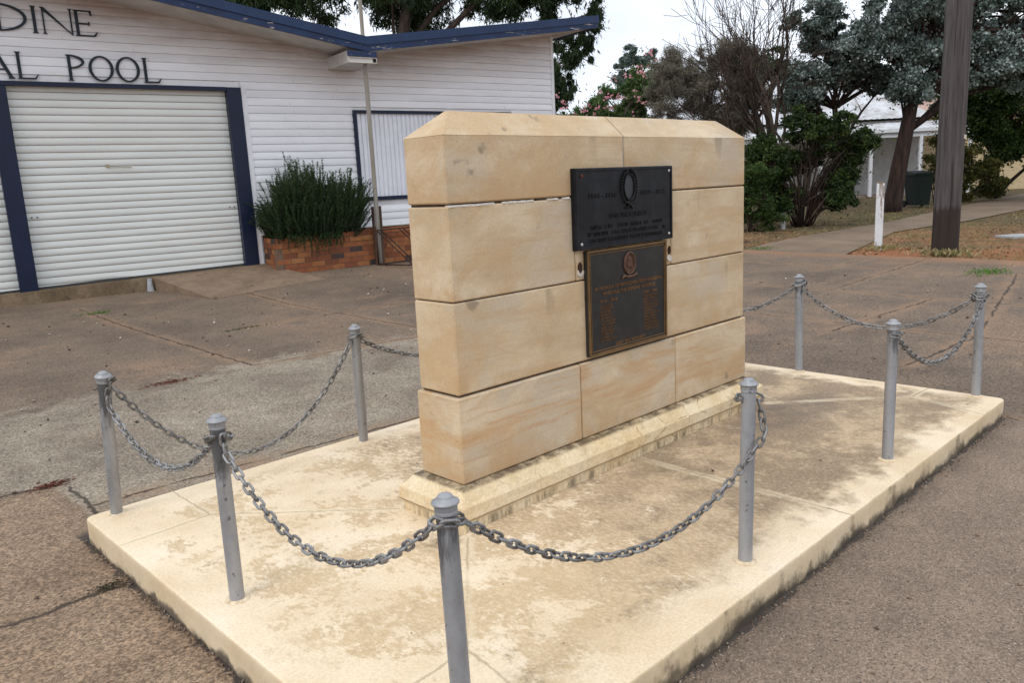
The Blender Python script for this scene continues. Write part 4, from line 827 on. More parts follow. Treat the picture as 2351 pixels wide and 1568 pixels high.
# lettering (classical capitals, cut-out and fixed to the boards)
def letter(ch, x, z, w, h, th=.020):
    mb = MB(); t = w; k = [0]
    def pg(P):
        k[0] += 1; y0 = -.040-k[0]*.0008; mb.prism([(x+p[0], z+p[1]) for p in P], y0, -.020, 'y')
    T, t2 = th*2.0, th*.95; sf = th*.5
    def stem(a, b, z0=0, z1=h, s_=(1, 1)):
        pg([(a, z0+sf), (b, z0+sf), (b, z1-sf), (a, z1-sf)])
        e = th*.9
        if s_[0]: pg([(a-e, z0), (b+e, z0), (b+e*.3, z0+sf*1.3), (b, z0+sf*2.6), (a, z0+sf*2.6), (a-e*.3, z0+sf*1.3)])
        if s_[1]: pg([(a-e, z1), (a-e*.3, z1-sf*1.3), (a, z1-sf*2.6), (b, z1-sf*2.6), (b+e*.3, z1-sf*1.3), (b+e, z1)])
    def ring(cx, cz, rx, rz, a0, a1, thick=T, thin=t2, n=40, tilt=.12):
        O, I = [], []
        for i in range(n+1):
            a = a0+(a1-a0)*i/n; c, s__ = math.cos(a), math.sin(a); wd = thin+(thick-thin)*abs(math.cos(a+tilt)); O.append((cx+rx*c, cz+rz*s__)); I.append((cx+(rx-wd)*c, cz+(rz-wd*.92)*s__))
        for i in range(n):
            y0 = -.0405-.0008*12; b = len(mb.v)
            mb.v += [(x+p[0], yy, z+p[1]) for p in (O[i], O[i+1], I[i+1], I[i]) for yy in (y0, -.02)]; mb.c += [.5]*8
            mb.f += [(b, b+2, b+4, b+6), (b+1, b+7, b+5, b+3), (b, b+1, b+3, b+2), (b+4, b+5, b+7, b+6)]
    a = th*1.0
    if ch == 'I': stem(w/2-T/2, w/2+T/2)
    elif ch == 'O': ring(w/2, h/2, w/2, h/2, 0, 2*PI)
    elif ch == 'L': stem(a, a+T); pg([(a+T, 0), (w*.86, 0), (w, h*.19), (w*.95, h*.18), (w*.80, th*.95), (a+T, th*.9)])
    elif ch == 'E':
        stem(a, a+T); pg([(a+T, 0), (w*.88, 0), (w, h*.19), (w*.95, h*.18), (w*.80, th*.95), (a+T, th*.9)]); pg([(a+T, h), (w*.80, h), (w*.80, h*.80), (w*.75, h*.80), (w*.70, h-th*.9), (a+T, h-th*.9)]); pg([(a+T, h*.50), (w*.60, h*.50), (w*.62, h*.56), (w*.67, h*.57), (w*.67, h*.42), (w*.62, h*.43), (w*.60, h*.46), (a+T, h*.46)])
    elif ch == 'N':
        stem(a, a+t2, s_=(1, 0)); stem(w-a-t2, w-a, s_=(0, 1)); pg([(-.2*a, h), (a+T*.7, h), (w-a+.001, 0), (w-a-.006, -th*.2), (a-.003, h-sf*2.2)])
    elif ch == 'D':
        stem(a, a+T, s_=(1, 1)); ring(a+T*.2, h/2, w-a-T*.2, h/2, -PI/2, PI/2, T, t2, 28, -.1)
    elif ch == 'P':
        stem(a, a+T); ring(a+T*.5, h*.735, w-a-T*.5, h*.265, -PI/2, PI/2, T*.95, t2*.8, 24, -.1)
    elif ch == 'A':
        pg([(w*.5-.004, h), (w*.5+T*.45, h), (w*.93, sf*2), (w*.93-T*1.15, sf*2), (w*.5-T*.2, h*.82)]); pg([(w*.5-T*.1, h*.88), (w*.5+.002, h*.74), (w*.13, sf*2), (w*.13-t2*.2-.008, sf*2)]); pg([(w*.27, h*.36), (w*.72, h*.36), (w*.74, h*.31), (w*.25, h*.31)])
        pg([(w*.93-T*1.6, 0), (w, 0), (w*.93+.004, sf*2.2), (w*.93-T*1.15, sf*2.2)]); pg([(0, 0), (w*.2+th*.4, 0), (w*.13+th*.2, sf*2.2), (w*.13-.012, sf*2.2)])
    o = mb.build('letter', M['letter'], pool); o['label'] = 'dark letter '+ch
for ch, x, z, w, h in (('D', 1.44, 3.79, .375, .358), ('I', 1.845, 3.785, .115, .358), ('N', 1.985, 3.782, .40, .355), ('E', 2.39, 3.780, .295, .352), ('A', 1.19, 3.168, .385, .36), ('L', 1.595, 3.168, .265, .36), ('P', 2.215, 3.165, .235, .355), ('O', 2.495, 3.165, .328, .355), ('O', 2.853, 3.167, .324, .355), ('L', 3.215, 3.168, .255, .352)):
    letter(ch, x, z, w, h)
# kerb under the doors and ramp
kb = MB(); xs = np.linspace(-3, 4.70, 12)
for a, b in zip(xs, xs[1:]): kb.hexa([(a, -.085+R.uniform(-.004, .004), -.3), (b, -.085, -.3), (b, .15, -.3), (a, .15, -.3), (a, -.075, zb(a)-.002), (b, -.075, zb(b)-.002), (b, .15, zb(b)-.002), (a, .15, zb(a)-.002)])
def m_kerb(nm, a, b): m = Mat(nm, .9); c = m.mix(m.sm(m.noise(3, 6, .7), .35, .65), a, b); c = m.mix(m.sm(m.noise(5, 4, .7, m.map(loc=(4, 4, 4))), .6, .68, 0, .6), c, (.06, .05, .035)); c = m.mix(1, c, m.rgb(m.sm(m.noise(60, 3, .7), .25, .75, .75, 1.2)), 'MULTIPLY'); return m.done(c, .9, m.noise(60, 4, .7), .35, .006)
ko = kb.build('kerb', m_kerb('mossy_kerb_concrete', (.14, .10, .062), (.24, .175, .11))); ko.location = (OB[0], OB[1], 0); ko.rotation_euler = (0, 0, AB); tag(ko, kind='structure')
# ramp (world coordinates)
p0, p1 = bw(2.96, .078), bw(4.72, .078); q0, q1 = (2.66, 8.45), (4.50, 8.42); nz_ = 10; V = []
for j in range(nz_+1):
    t = j/nz_
    for i in range(7):
        u = i/6; ax, ay = p0[0]+(p1[0]-p0[0])*u, p0[1]+(p1[1]-p0[1])*u; bx_, by_ = q0[0]+(q1[0]-q0[0])*u, q0[1]+(q1[1]-q0[1])*u
        x, y = ax+(bx_-ax)*t, ay+(by_-ay)*t; zt_ = zb(2.96+1.76*u)-.006; zg = float(terr(bx_, by_))+.003; V.append((x, y, zt_+(zg-zt_)*t))
F = [(j*7+i, j*7+i+1, (j+1)*7+i+1, (j+1)*7+i) for j in range(nz_) for i in range(6)]
for col_ in (0, 6):
    b = len(V); V += [(V[j*7+col_][0], V[j*7+col_][1], V[j*7+col_][2]-.4) for j in range(nz_+1)]
    F += [(j*7+col_, (j+1)*7+col_, b+j+1, b+j) if col_ == 0 else (b+j, b+j+1, (j+1)*7+col_, j*7+col_) for j in range(nz_)]
tag(MB().add(V, F).build('ramp', m_kerb('ramp_concrete', (.19, .135, .092), (.26, .185, .125))), kind='structure')
# ------------------------------------------------------------------ brick planter and rosemary
pl = thing('brick_planter', 'orange brick planter along the foot of the white pool building', 'planter', (OB[0], OB[1], 0), AB)
BO = .62; s0, s1 = 4.745, 9.6; zfl = lambda t: .135+.021*t; bh = .0865
fbk, mo = MB(), MB()
bricks(fbk, mo, lambda t, z, d: (s0+t, -BO-d, z), s1-s0, 7, zfl, 11, bh=bh)
bricks(fbk, mo, lambda t, z, d: (s0-d, -BO+.0+t, z), BO-.05, 7, lambda t: zfl(0), 12, bh=bh)
bricks(fbk, mo, lambda t, z, d: (s1+d, -BO+.0+t, z), BO-.05, 7, lambda t: zfl(s1-s0), 13, bh=bh)
fbk.build('brickwork', M['brick'], pl); mo.build('mortar', M['bmortar'], pl)
MB().hexa([(s0+.09, -BO+.09, .3), (s1-.09, -BO+.09, .3), (s1-.09, -.02, .3), (s0+.09, -.02, .3), (s0+.09, -BO+.09, .66), (s1-.09, -BO+.09, .74), (s1-.09, -.03, .70), (s0+.09, -.03, .64)]).build('soil', m_simple('planter_soil', (.09, .06, .04), .95, .3, 10, .6), pl)
# flagpole strapped between two timber uprights
fx, fy = 6.458, 9.79-.0; bwx = bw(6.50, .74); gz = float(terr(*bwx))
fp = thing('flagpole', 'tall thin grey pole held between two short dark uprights beside the planter', 'pole', (bwx[0], bwx[1], gz), AB)
m_pole = m_bark('weathered_pole', (.23, .205, .17), (.40, .385, .35), 7, .05, .2)
MB().lathe([(.038, .0), (.038, 1.0), (.037, 2.6), (.036, 3.55), (.038, 3.56), (.038, 3.62), (.032, 3.63), (.030, 5.4), (.027, 6.8), (.02, 7.0)], 16).build('pole', m_pole, fp, smooth=True)
for sx in (-1, 1):
    MB().box(-.018-.006*sx, .018+.008*sx, -.045, .035, -.1, 1.0, b=.005).build('upright', m_bark('old_brown_timber', (.045, .03, .02), (.14, .075, .045), 9, .08, .5), fp).location = (sx*.060, .03, 0)
MB().tube([(-.09, .03, .86), (.10, .03, .86)], .009, 6).tube([(-.09, .03, .35), (.10, .03, .35)], .009, 6).build('bolt', m_simple('rusty_bolt', (.10, .05, .03), .7), fp)
# bicycle rack
rk = thing('bicycle_rack', 'rusty steel bicycle rack standing against the brick planter beside the flagpole', 'bike rack', (*bw(6.55, .80), gz), AB)
rm = m_simple('rack_rust', (.055, .032, .026), .65, .35, 25, .3, .4); hgt = .60; dep = .62
f = MB().tube([(-.12, -.02, hgt), (1.9, -.02, hgt+.03)], .013, 6).tube([(-.12, -.0, .02), (.10, -dep, .015), (1.9, -dep, .03)], .014, 6).tube([(-.12, -.0, .02), (1.9, .0, .05)], .013, 6).tube([(-.12, -.02, hgt), (-.12, 0, .02)], .014, 6).tube([(1.9, -.02, hgt+.03), (1.9, 0, .05), (1.9, -dep, .03)], .014, 6); f.build('frame', rm, rk, smooth=True)
for k in range(4):
    for dx in (0, .085): x = -.12+k*.42+dx; MB().tube([(x, -.02, hgt+.005*k), (x+.32, -dep, .022+.004*k)], .011, 6).build('wheel_bar', rm, rk, smooth=True)
# drain stub by the ramp
dx_, dy_ = bw(2.90, .13); o = MB().lathe([(.055, -.02), (.05, .03), (.036, .12), (.034, .185), (.028, .19)], 12, jit=.05).build('drain_stub', m_simple('grey_pvc', (.38, .40, .42), .6, .25, 15)); o.location = (dx_, dy_, float(terr(dx_, dy_))); tag(o, 'short grey drain stub in the corner between door kerb and ramp', 'drain stub')

# ------------------------------------------------------------------ timber pole, white post, wheelie bin
tp = thing('power_pole', 'thick grey timber power pole with a blackened foot, standing in the orange verge', 'power pole', (11.75, 1.80, float(terr(11.75, 1.8))-.03))
def m_tpole():
    m = Mat('weathered_hardwood_pole', .9); X, Y, Z = m.xyz(); n = m.noise(16, 7, .7, m.map(sc=(1, 1, .06)), .15); col = m.ramp(n, [(.3, (.035, .03, .029)), (.5, (.08, .071, .069)), (.7, (.135, .12, .115))])
    col = m.mix(m.sm(m.noise(2, 4, .6), .5, .7, 0, .4), col, (.07, .06, .055)); k = m.sm(m.math('ADD', Z, m.sm(n, .3, .7, -.05, .05)), .70, .82, 1, 0); col = m.mix(m.mul(k, .9), col, m.mix(n, (.012, .009, .008), (.05, .035, .028)))
    ck = m.sm(m.noise(22, 3, .5, m.map(sc=(1, 1, .02), loc=(2, 2, 2))), .33, .38, 1, 0); col = m.mix(m.mul(ck, .7), col, (.02, .016, .014)); return m.done(col, .9, n, .8, .02)
pr = [(.205, -.3), (.196, .05), (.192, 1.0), (.188, 2.5), (.184, 5), (.17, 9), (.165, 9.2), (.02, 9.21)]
po = MB().lathe([(r_, z_) for r_, z_ in pr], 40, jit=.012, seed=4).build('pole', m_tpole(), tp, smooth=True)
MB().box(-.03, .03, -.205, -.185, 1.8, 1.86).build('pole_tag', M['mortarw'], tp)
ws = thing('timber_post', 'short white painted timber post with flaking paint standing at the footpath edge', 'post', (12.15, 2.99, float(terr(12.15, 2.99))), .35)
wm = m_paint('flaking_white_paint', (.72, .74, .76), .165, .12, .6, (.16, .10, .07), (1.6, 1.6, .28)); w_ = MB().box(-.063, .063, -.063, .063, -.1, 1.11, b=.006).build('post', wm, ws)
MB().box(-.061, .061, -.061, .061, 1.1105, 1.135, b=.004).build('bare_top', m_bark('bare_timber', (.13, .09, .06), (.28, .22, .16), 20, .3, .5), ws)
wb = thing('wheelie_bin', 'dark green wheelie bin on the lawn under the grey gum', 'bin', (23.52, 6.26, float(terr(23.5, 6.26))-.02), -.77)
gm = m_simple('dark_green_plastic', (.005, .012, .009), .75, .15, 5)
MB().hexa([(-.22, -.27, .06), (.22, -.27, .06), (.22, .22, .06), (-.22, .22, .06), (-.28, -.34, .95), (.28, -.34, .95), (.28, .34, .95), (-.28, .34, .95)]).box(-.295, .295, -.36, .36, .92, .965, b=.008).build('body', gm, wb)
MB().hexa([(-.295, -.38, .968), (.295, -.38, .968), (.295, .37, .968), (-.295, .37, .968), (-.27, -.35, 1.01), (.27, -.35, 1.01), (.25, .33, 1.07), (-.25, .33, 1.07)]).box(-.25, .25, .37, .40, .93, .97).build('lid', gm, wb)
for sx in (-1, 1): q = MB().lathe([(.10, -.025), (.10, .025), (.04, .027)], 18).build('wheel', m_simple('bin_wheel', (.01, .01, .01), .7), wb); q.location = (sx*.27, .26, .10); q.rotation_euler = (0, PI/2, 0)
o = MB().lathe([(.05, -.05), (.05, .42), (.045, .44)], 12).build('short_pipe', m_simple('pale_pipe', (.33, .34, .35), .6, .2, 9)); o.location = (15.6, 6.5, float(terr(15.6, 6.5))); tag(o, 'short pale grey pipe stub standing under the bushes behind the memorial', 'pipe')

# ------------------------------------------------------------------ old house behind the trees (frame: x right, y away)
HX, HY = 29.85, 10.28; hg = .30
hs = thing('old_house', 'low white house with verandah and grey corrugated roof half hidden behind the gums', 'house', (HX, HY, hg), -.7675-.05)
hw = m_paint('house_white_wall', (.60, .60, .60), 0, .2, .7); hwt = m_paint('house_white_trim', (.86, .88, .92), 0, .1, .5)
MB().box(-7.0, 3.0, 2.0, 8.5, -.3, 2.95).build('wall', hw, hs)
MB().box(-.55, .25, 1.97, 2.0, 0, 2.1).build('door', m_simple('dark_door', (.03, .025, .025), .6), hs)
w = MB().box(-3.6, -2.4, 1.95, 2.0, .7, 2.0).build('window', m_simple('dark_window_glass', (.03, .035, .04), .15), hs); MB().box(-3.68, -3.6, 1.93, 2.0, .62, 2.08).box(-2.4, -2.32, 1.93, 2.0, .62, 2.08).box(-3.6, -2.4, 1.93, 2.0, 2.0, 2.08).box(-3.6, -2.4, 1.93, 2.0, .62, .7).build('frame', hwt, w)
MB().box(-7.2, 3.4, -.25, 2.0, -.3, .02).build('verandah_floor', m_simple('verandah_slab', (.26, .20, .16), .9), hs)
def corr(mb, A, B, C, D_, n):           # corrugated plane A-B along eave, D_-C along ridge
    A, B, C, D_ = map(Vector, (A, B, C, D_)); nn = (B-A).cross(D_-A).normalized(); V = []
    for i in range(n+1):
        t = i/n; h = nn*(.012*math.cos(PI*i)); V += [A.lerp(B, t)+h, D_.lerp(C, t)+h]
    mb.add(V, [(2*i, 2*i+2, 2*i+3, 2*i+1) for i in range(n)])
m_ir = Mat('weathered_corrugated_iron', .45); X, Y, Z = m_ir.xyz(); ci = m_ir.mix(m_ir.sm(m_ir.noise(1.3, 6, .7), .35, .68), (.66, .68, .72), (.36, .34, .33)); ci = m_ir.mix(m_ir.sm(m_ir.noise(3, 5, .7, m_ir.map(loc=(3, 3, 3))), .6, .7, 0, .5), ci, (.22, .15, .11)); m_ir = m_ir.done(ci, .5, None, metal=.2)
r1 = MB(); EZ, RZ = 3.02, 5.0
corr(r1, (-7.3, 1.7, EZ), (3.3, 1.7, EZ), (1.2, 5.1, RZ), (-5.4, 5.1, RZ), 90); corr(r1, (3.3, 8.8, EZ), (-7.3, 8.8, EZ), (-5.4, 5.1, RZ), (1.2, 5.1, RZ), 90)
corr(r1, (3.3, 1.7, EZ), (3.3, 8.8, EZ), (1.2, 5.11, RZ), (1.2, 5.1, RZ), 60); corr(r1, (-7.3, 8.8, EZ), (-7.3, 1.7, EZ), (-5.4, 5.1, RZ), (-5.4, 5.11, RZ), 60)
rfh = r1.build('roof', m_ir, hs); ch = MB().box(.2, 1.0, 4.6, 5.4, 3.9, 5.35).box(.12, 1.08, 4.52, 5.48, 5.352, 5.5).build('chimney', m_simple('sooty_brick', (.10, .075, .06), .9, .3, 6, .4), rfh)
v1 = MB(); corr(v1, (-7.4, -.35, 2.50), (3.9, -.35, 2.50), (3.9, 1.75, 2.86), (-7.4, 1.75, 2.86), 90); v1.build('verandah_roof', m_ir, hs)
MB().box(-7.4, 3.9, -.37, -.30, 2.38, 2.50).box(-7.3, 3.8, -.28, -.20, 2.20, 2.36).build('verandah_beam', hwt, hs)
for x_ in (-5.7, -3.8, -1.9, 0, 1.85, 3.7): MB().box(x_-.055, x_+.055, -.29, -.18, .0, 2.2).build('verandah_post', hwt, hs)
gh = thing('weatherboard_shed', 'grey weathered timber gable showing behind the bare branches', 'shed', (31.5, 17.0, .3), -.7675)
sm_ = MB()
for k in range(22): sm_.box(-2.0, 2.0, -.01+.006*(k % 2), .05, k*.17, k*.17+.165, c=k/22)
for k in range(11): w_ = 2.0*(1-k/11); sm_.box(-w_, w_, -.01+.006*(k % 2), .05, 3.74+k*.15, 3.74+k*.15+.145)
sm_.box(-2, 2, .06, 4, 0, 3.7); sm_.build('wall', m_bark('grey_boards', (.11, .09, .08), (.27, .24, .21), 5, 4, .4), gh)
MB().hexa([(-2.3, -.2, 3.5), (-.0, -.2, 5.45), (-.0, 4.2, 5.45), (-2.3, 4.2, 3.5), (-2.3, -.2, 3.58), (.0, -.2, 5.53), (.0, 4.2, 5.53), (-2.3, 4.2, 3.58)]).hexa([(.002, -.2, 5.45), (2.3, -.2, 3.5), (2.3, 4.2, 3.5), (.002, 4.2, 5.45), (.002, -.2, 5.53), (2.3, -.2, 3.58), (2.3, 4.2, 3.58), (.002, 4.2, 5.53)]).build('roof', m_ir, gh)
nh = thing('cream_house', 'cream weatherboard house glimpsed beyond the verandah house at right', 'house', (35.5, 7.6, .3), -.7675)
MB().box(-3, 3, 0, 6, -.2, 3).build('wall', m_bark('cream_boards', (.50, .38, .22), (.62, .50, .32), 3, 6, .3), nh); MB().hexa([(-3.3, -.3, 3), (3.3, -.3, 3), (3.3, 6.3, 3), (-3.3, 6.3, 3), (-1, 3, 4.6), (1, 3, 4.6), (1, 3.1, 4.6), (-1, 3.1, 4.6)]).build('roof', m_simple('rusty_pink_roof', (.40, .27, .22), .7, .2, 3), nh)
# ------------------------------------------------------------------ vegetation
def leafmesh(C, D, L, Wd, lc, name, mat, fold=0):
    """one pointed leaf (a diamond quad) per row: centre C, axis D, length L, width Wd"""
    n = len(C); D = D/np.linalg.norm(D, axis=1, keepdims=True); Rn = np.random.RandomState(n % 9973)
    q = Rn.normal(size=(n, 3)); N = np.cross(D, q); N /= np.linalg.norm(N, axis=1, keepdims=True)+1e-9
    a = C-D*L[:, None]/2; b = C+D*L[:, None]/2; m = C-D*L[:, None]*.08
    V = np.stack([a, m+N*Wd[:, None]/2, b, m-N*Wd[:, None]/2], 1).reshape(-1, 3); F = np.arange(4*n).reshape(n, 4)
    return npmesh(name, V, F, lc=np.repeat(lc, 4), mat=mat)
def clump(rng, centers, radii, n, shell=.5, flat=1.0):
    """n points spread over blobs; returns positions, blob ids"""
    w = radii.prod(1)**(.72); w /= w.sum(); k = rng.choice(len(centers), n, p=w); v = rng.normal(size=(n, 3)); v /= np.linalg.norm(v, axis=1, keepdims=True)
    r = rng.rand(n)**shell; return centers[k]+v*r[:, None]*radii[k], k, v
def limbs(mb, rng, base, tips, r0, nodes, rt=.012, n=6, wig=.1):
    """trunk through nodes; a limb from a trunk node to each tip"""
    P = [Vector(p) for p in nodes]; m = len(P); rad = [max(rt*1.5, r0*(1-.72*i/(m-1))) for i in range(m)]; mb.tube(P, rad, 12)
    for t in tips:
        t = Vector(t); best = 0; cand = []
        for i, p in enumerate(P):
            dd = (t-p).length+(.9*max(0, p.z-t.z+.2)); cand.append((dd, i))
        cand.sort(); i = cand[0][1] if rng.rand() < .7 else cand[min(1, len(cand)-1)][1]; p = P[i]; d = t-p; ln = d.length; a = min(rad[i]*.55, .016+.035*ln*.6); pts = []
        o1 = Vector(rng.normal(size=3))*wig*ln; o2 = Vector(rng.normal(size=3))*wig*ln*.7
        for k in range(6): u = k/5; pts.append(p+d*u+o1*(4*u*(1-u))*.5+o2*math.sin(u*PI*2)*.3+Vector((0, 0, .12*ln*math.sin(u*PI))))
        mb.tube(pts, [a*(1-.8*k/5)+rt*.4 for k in range(6)], n)
        for s_ in range(2):
            k = rng.randint(2, 5); q = pts[k]; e = q+Vector(rng.normal(size=3))*ln*.22+Vector((0, 0, .1*ln)); mb.tube([q, q.lerp(e, .5)+Vector(rng.normal(size=3))*.03, e], [a*.35, a*.25, rt*.3], 4)
def tree(name, label, cat, loc, blobs, nleaf, L, Wd, mat, bark, trunk, r0, seed, droop=0.0, shell=.5, group=None, rz=-.7675, spread=1.0, jitlen=.35, loose=.08, tipn=None, leafdir=None):
    rng = np.random.RandomState(seed); z0 = float(terr(loc[0], loc[1]))-.04; e = thing(name, label, cat, (loc[0], loc[1], z0), rz, group)
    C = np.array([b[0] for b in blobs], float); Rd = np.array([b[1] for b in blobs], float)
    # break every blob into smaller leafy clumps so the outline is uneven and sky shows through
    sub, sr = [], []
    for c, r in zip(C, Rd):
        k = max(5, int(9*r.prod()**.5*spread+5))
        v = rng.normal(size=(k, 3)); v /= np.linalg.norm(v, axis=1, keepdims=True); v *= rng.rand(k, 1)**.4; sub.append(c+v*r*.86); sr.append(np.maximum(.10, r.mean()*rng.uniform(.28, .58, (k, 1)))*np.array([[1, 1, .8]]))
    sub = np.concatenate(sub); sr = np.concatenate(sr); P, k, v = clump(rng, sub, sr, nleaf, shell)
    lo = rng.rand(nleaf) < loose; P[lo] += rng.normal(size=(lo.sum(), 3))*.14
    d = v*.6+rng.normal(size=(nleaf, 3))*.6+np.array([0, 0, -droop]); ll = L*rng.uniform(1-jitlen, 1+jitlen, nleaf); lc = np.clip(rng.rand(len(sub))[k]*.5+rng.rand(nleaf)*.5, 0, 1)
    link('crown', leafmesh(P, d, ll, Wd*ll/L, lc, 'crown', mat), e)
    mb = MB(); tips = [tuple(x) for x in (C if tipn is None else sub[rng.choice(len(sub), min(tipn, len(sub)), replace=False)])]
    limbs(mb, rng, None, tips, r0, trunk); mb.build('trunk', bark, e, smooth=True); return e
def blobs_in(env, n, seed, r=(.4, .8), sq=.75):
    rng = np.random.RandomState(seed); out = []
    for k in range(n):
        c, R_ = env[k % len(env)]; v = rng.normal(size=3); v /= np.linalg.norm(v); v *= rng.rand()**.45; q = rng.uniform(*r); out.append((tuple(np.array(c)+v*np.array(R_)), (q, q, q*sq)))
    return out
G1 = m_leaf('gum_leaves', [(0, (.012, .022, .009)), (.5, (.026, .046, .016)), (1, (.07, .10, .035))], .2)
G2 = m_leaf('silver_gum_leaves', [(0, (.02, .036, .026)), (.35, (.075, .105, .09)), (.65, (.22, .28, .265)), (1, (.48, .55, .55))], .12)
G2d = m_leaf('grey_green_gum_leaves', [(0, (.055, .08, .065)), (.5, (.12, .16, .14)), (1, (.26, .32, .30))], .15)
G3 = m_leaf('dark_shrub_leaves', [(0, (.010, .020, .006)), (.5, (.024, .048, .012)), (.85, (.065, .10, .022)), (1, (.15, .15, .04))], .25)
G4 = m_leaf('oleander_leaves', [(0, (.035, .07, .022)), (.5, (.09, .16, .05)), (1, (.20, .28, .10))], .25)
G5 = m_leaf('casuarina_foliage', [(0, (.085, .078, .06)), (.5, (.165, .15, .115)), (1, (.29, .265, .21))], .15)
G6 = m_leaf('bright_green_leaves', [(0, (.016, .034, .009)), (.5, (.042, .08, .018)), (1, (.12, .165, .04))], .3)
G7 = m_leaf('yellow_green_leaves', [(0, (.025, .032, .01)), (.5, (.085, .09, .025)), (1, (.27, .24, .07))], .3)
G8 = m_leaf('rosemary_needles', [(0, (.010, .026, .008)), (.5, (.028, .064, .019)), (1, (.085, .145, .05))], .15)
BK = m_bark('dark_bark', (.025, .018, .015), (.085, .06, .045)); BKr = m_bark('red_brown_bark', (.012, .008, .007), (.05, .028, .021), 9, .15); BKp = m_bark('pale_gum_bark', (.28, .24, .20), (.45, .41, .36), 3, .4, .3); BKg = m_bark('grey_twigs', (.08, .065, .055), (.19, .165, .145))
# tall gum behind the pool building
ev = [((-2.4, 0, 7.6), (2.6, 1.8, 1.6)), ((1.4, .3, 7.8), (2.8, 1.8, 1.7)), ((-4.4, .5, 8.6), (1.2, 1.2, .9)), ((3.4, 0, 7.4), (1.4, 1.2, 1.3)), ((0, .4, 6.6), (4.0, 1.2, .9)), ((4.3, 0, 7.2), (.8, 1.0, 1.0)), ((-4.2, .2, 7.0), (1.0, 1.0, .6))]
tree('gum_tree', 'tall dark green gum tree rising behind the V roof of the pool building', 'tree', (13.2, 17.4), blobs_in(ev, 120, 1, (.5, .95)), 150000, .17, .036, G1, BK, [(0, 0, 0), (.1, 0, 2.5), (-.2, .1, 4.5), (.2, 0, 6.5), (0, .2, 8.5)], .34, 11, .9, .5, 'gum trees beyond the buildings', tipn=34)
rb = [((-.2, 0, 5.4), (.35, .4, .4)), ((.15, 0, 5.1), (.4, .4, .45)), ((.55, 0, 5.5), (.4, .4, .45)), ((.85, 0, 5.9), (.28, .4, .45)), ((.95, .1, 6.2), (.22, .3, .3)), ((.4, 0, 6.6), (.3, .4, .3)), ((-.4, 0, 4.6), (.25, .4, .45)), ((-.35, 0, 4.1), (.3, .4, .4)), ((.05, 0, 4.7), (.2, .3, .35)), ((.1, 0, 4.2), (.12, .2, .4)), ((-.25, 0, 3.6), (.35, .4, .3)), ((-.6, 0, 5.9), (.3, .4, .4)), ((-.6, .2, 6.8), (.4, .4, .5)), ((0, .2, 7.4), (.4, .4, .5)), ((.62, 0, 4.9), (.16, .2, .3))]
tree('gum_tree', 'drooping gum tree whose hanging branches show past the right corner of the pool building', 'tree', (16.76, 14.04), rb, 24000, .16, .032, G1, BKp, [(-1.5, .5, 0), (-1.45, .5, 2.5), (-1.2, .4, 4.2), (-.9, .3, 5.4), (-.5, .2, 6.4)], .2, 12, 1.3, .5, 'gum trees beyond the buildings', loose=.12)
ev = [((0, 0, 6.6), (1.0, .9, 1.4)), ((-1.0, 0, 5.4), (.9, .8, .9)), ((.5, 0, 5.2), (1.0, .8, 1.6))]
tree('gum_tree', 'distant rounded gum tree behind the pink oleander', 'tree', (34.0, 24.46), blobs_in([((.05, 0, 7.6), (.95, .8, .55)), ((-.6, 0, 6.6), (.9, .8, .9)), ((.3, 0, 6.0), (1.3, .8, 1.4)), ((-1.9, 0, 5.3), (.5, .5, .4))], 26, 3, (.3, .55)), 15000, .16, .06, G2d, BK, [(0, 0, 0), (.1, 0, 3), (0, 0, 6)], .25, 13, .3, .5, 'gum trees beyond the buildings')
tree('gum_tree', 'distant green tree seen through the bare branches', 'tree', (37.6, 18.8), blobs_in([((-.2, 0, 6.4), (1.5, 1, 1.2)), ((1.2, 0, 5.5), (1.2, 1, 1.6)), ((-1.2, 0, 4.6), (1.6, 1, 1.4))], 26, 4, (.4, .75)), 15000, .18, .06, G1, BK, [(0, 0, 0), (.1, 0, 3), (0, 0, 6)], .25, 14, .3, .5, 'gum trees beyond the buildings')
# oleander with pink flowers
ol = tree('oleander_bush', 'big oleander bush covered in pink flowers behind the top of the memorial', 'bush', (17.46, 13.21), blobs_in([((.9, 0, 3.7), (.5, .6, .7)), ((.2, 0, 3.25), (.7, .6, .65)), ((-.6, 0, 2.9), (.6, .6, .55)), ((-1.5, 0, 2.7), (.45, .5, .5)), ((1.35, 0, 3.9), (.35, .5, .6)), ((.3, 0, 2.2), (1.4, .7, .8)), ((-.9, 0, 2.0), (.9, .7, .8)), ((0, 0, 1.0), (1.7, .8, .8))], 84, 5, (.26, .44)), 60000, .13, .03, G4, BKg, [(0, 0, 0), (0, 0, 1), (.2, 0, 2.2)], .07, 15, -.25, .5)
rng = np.random.RandomState(3); FP = [(1.21, 4.87), (1.31, 4.83), (0.91, 4.41), (1.12, 4.46), (1.01, 4.30), (1.10, 4.22), (0.13, 4.17), (0.57, 4.23), (1.43, 4.69), (1.54, 4.31), (-0.30, 3.82), (0.27, 3.66), (0.44, 3.65), (-0.05, 3.62), (0.85, 3.57), (0.72, 3.83), (1.18, 3.66), (-1.40, 3.60), (-1.40, 3.42), (-1.56, 3.80), (-0.82, 3.30), (-0.70, 3.34), (-0.61, 3.44), (-0.51, 3.21), (-0.40, 3.38), (-0.06, 3.36), (0.10, 3.38), (1.03, 3.50), (0.72, 3.11), (2.41, 3.09), (2.11, 3.21), (-1.06, 3.20), (0.86, 3.60), (-0.01, 3.72), (0.95, 4.31)]
Pf = []
for (x, z) in FP:
    k = rng.randint(4, 10); Pf.append(np.array([x*.97, -.85, z-.07])+rng.normal(size=(k, 3))*np.array([.055, .05, .045]))
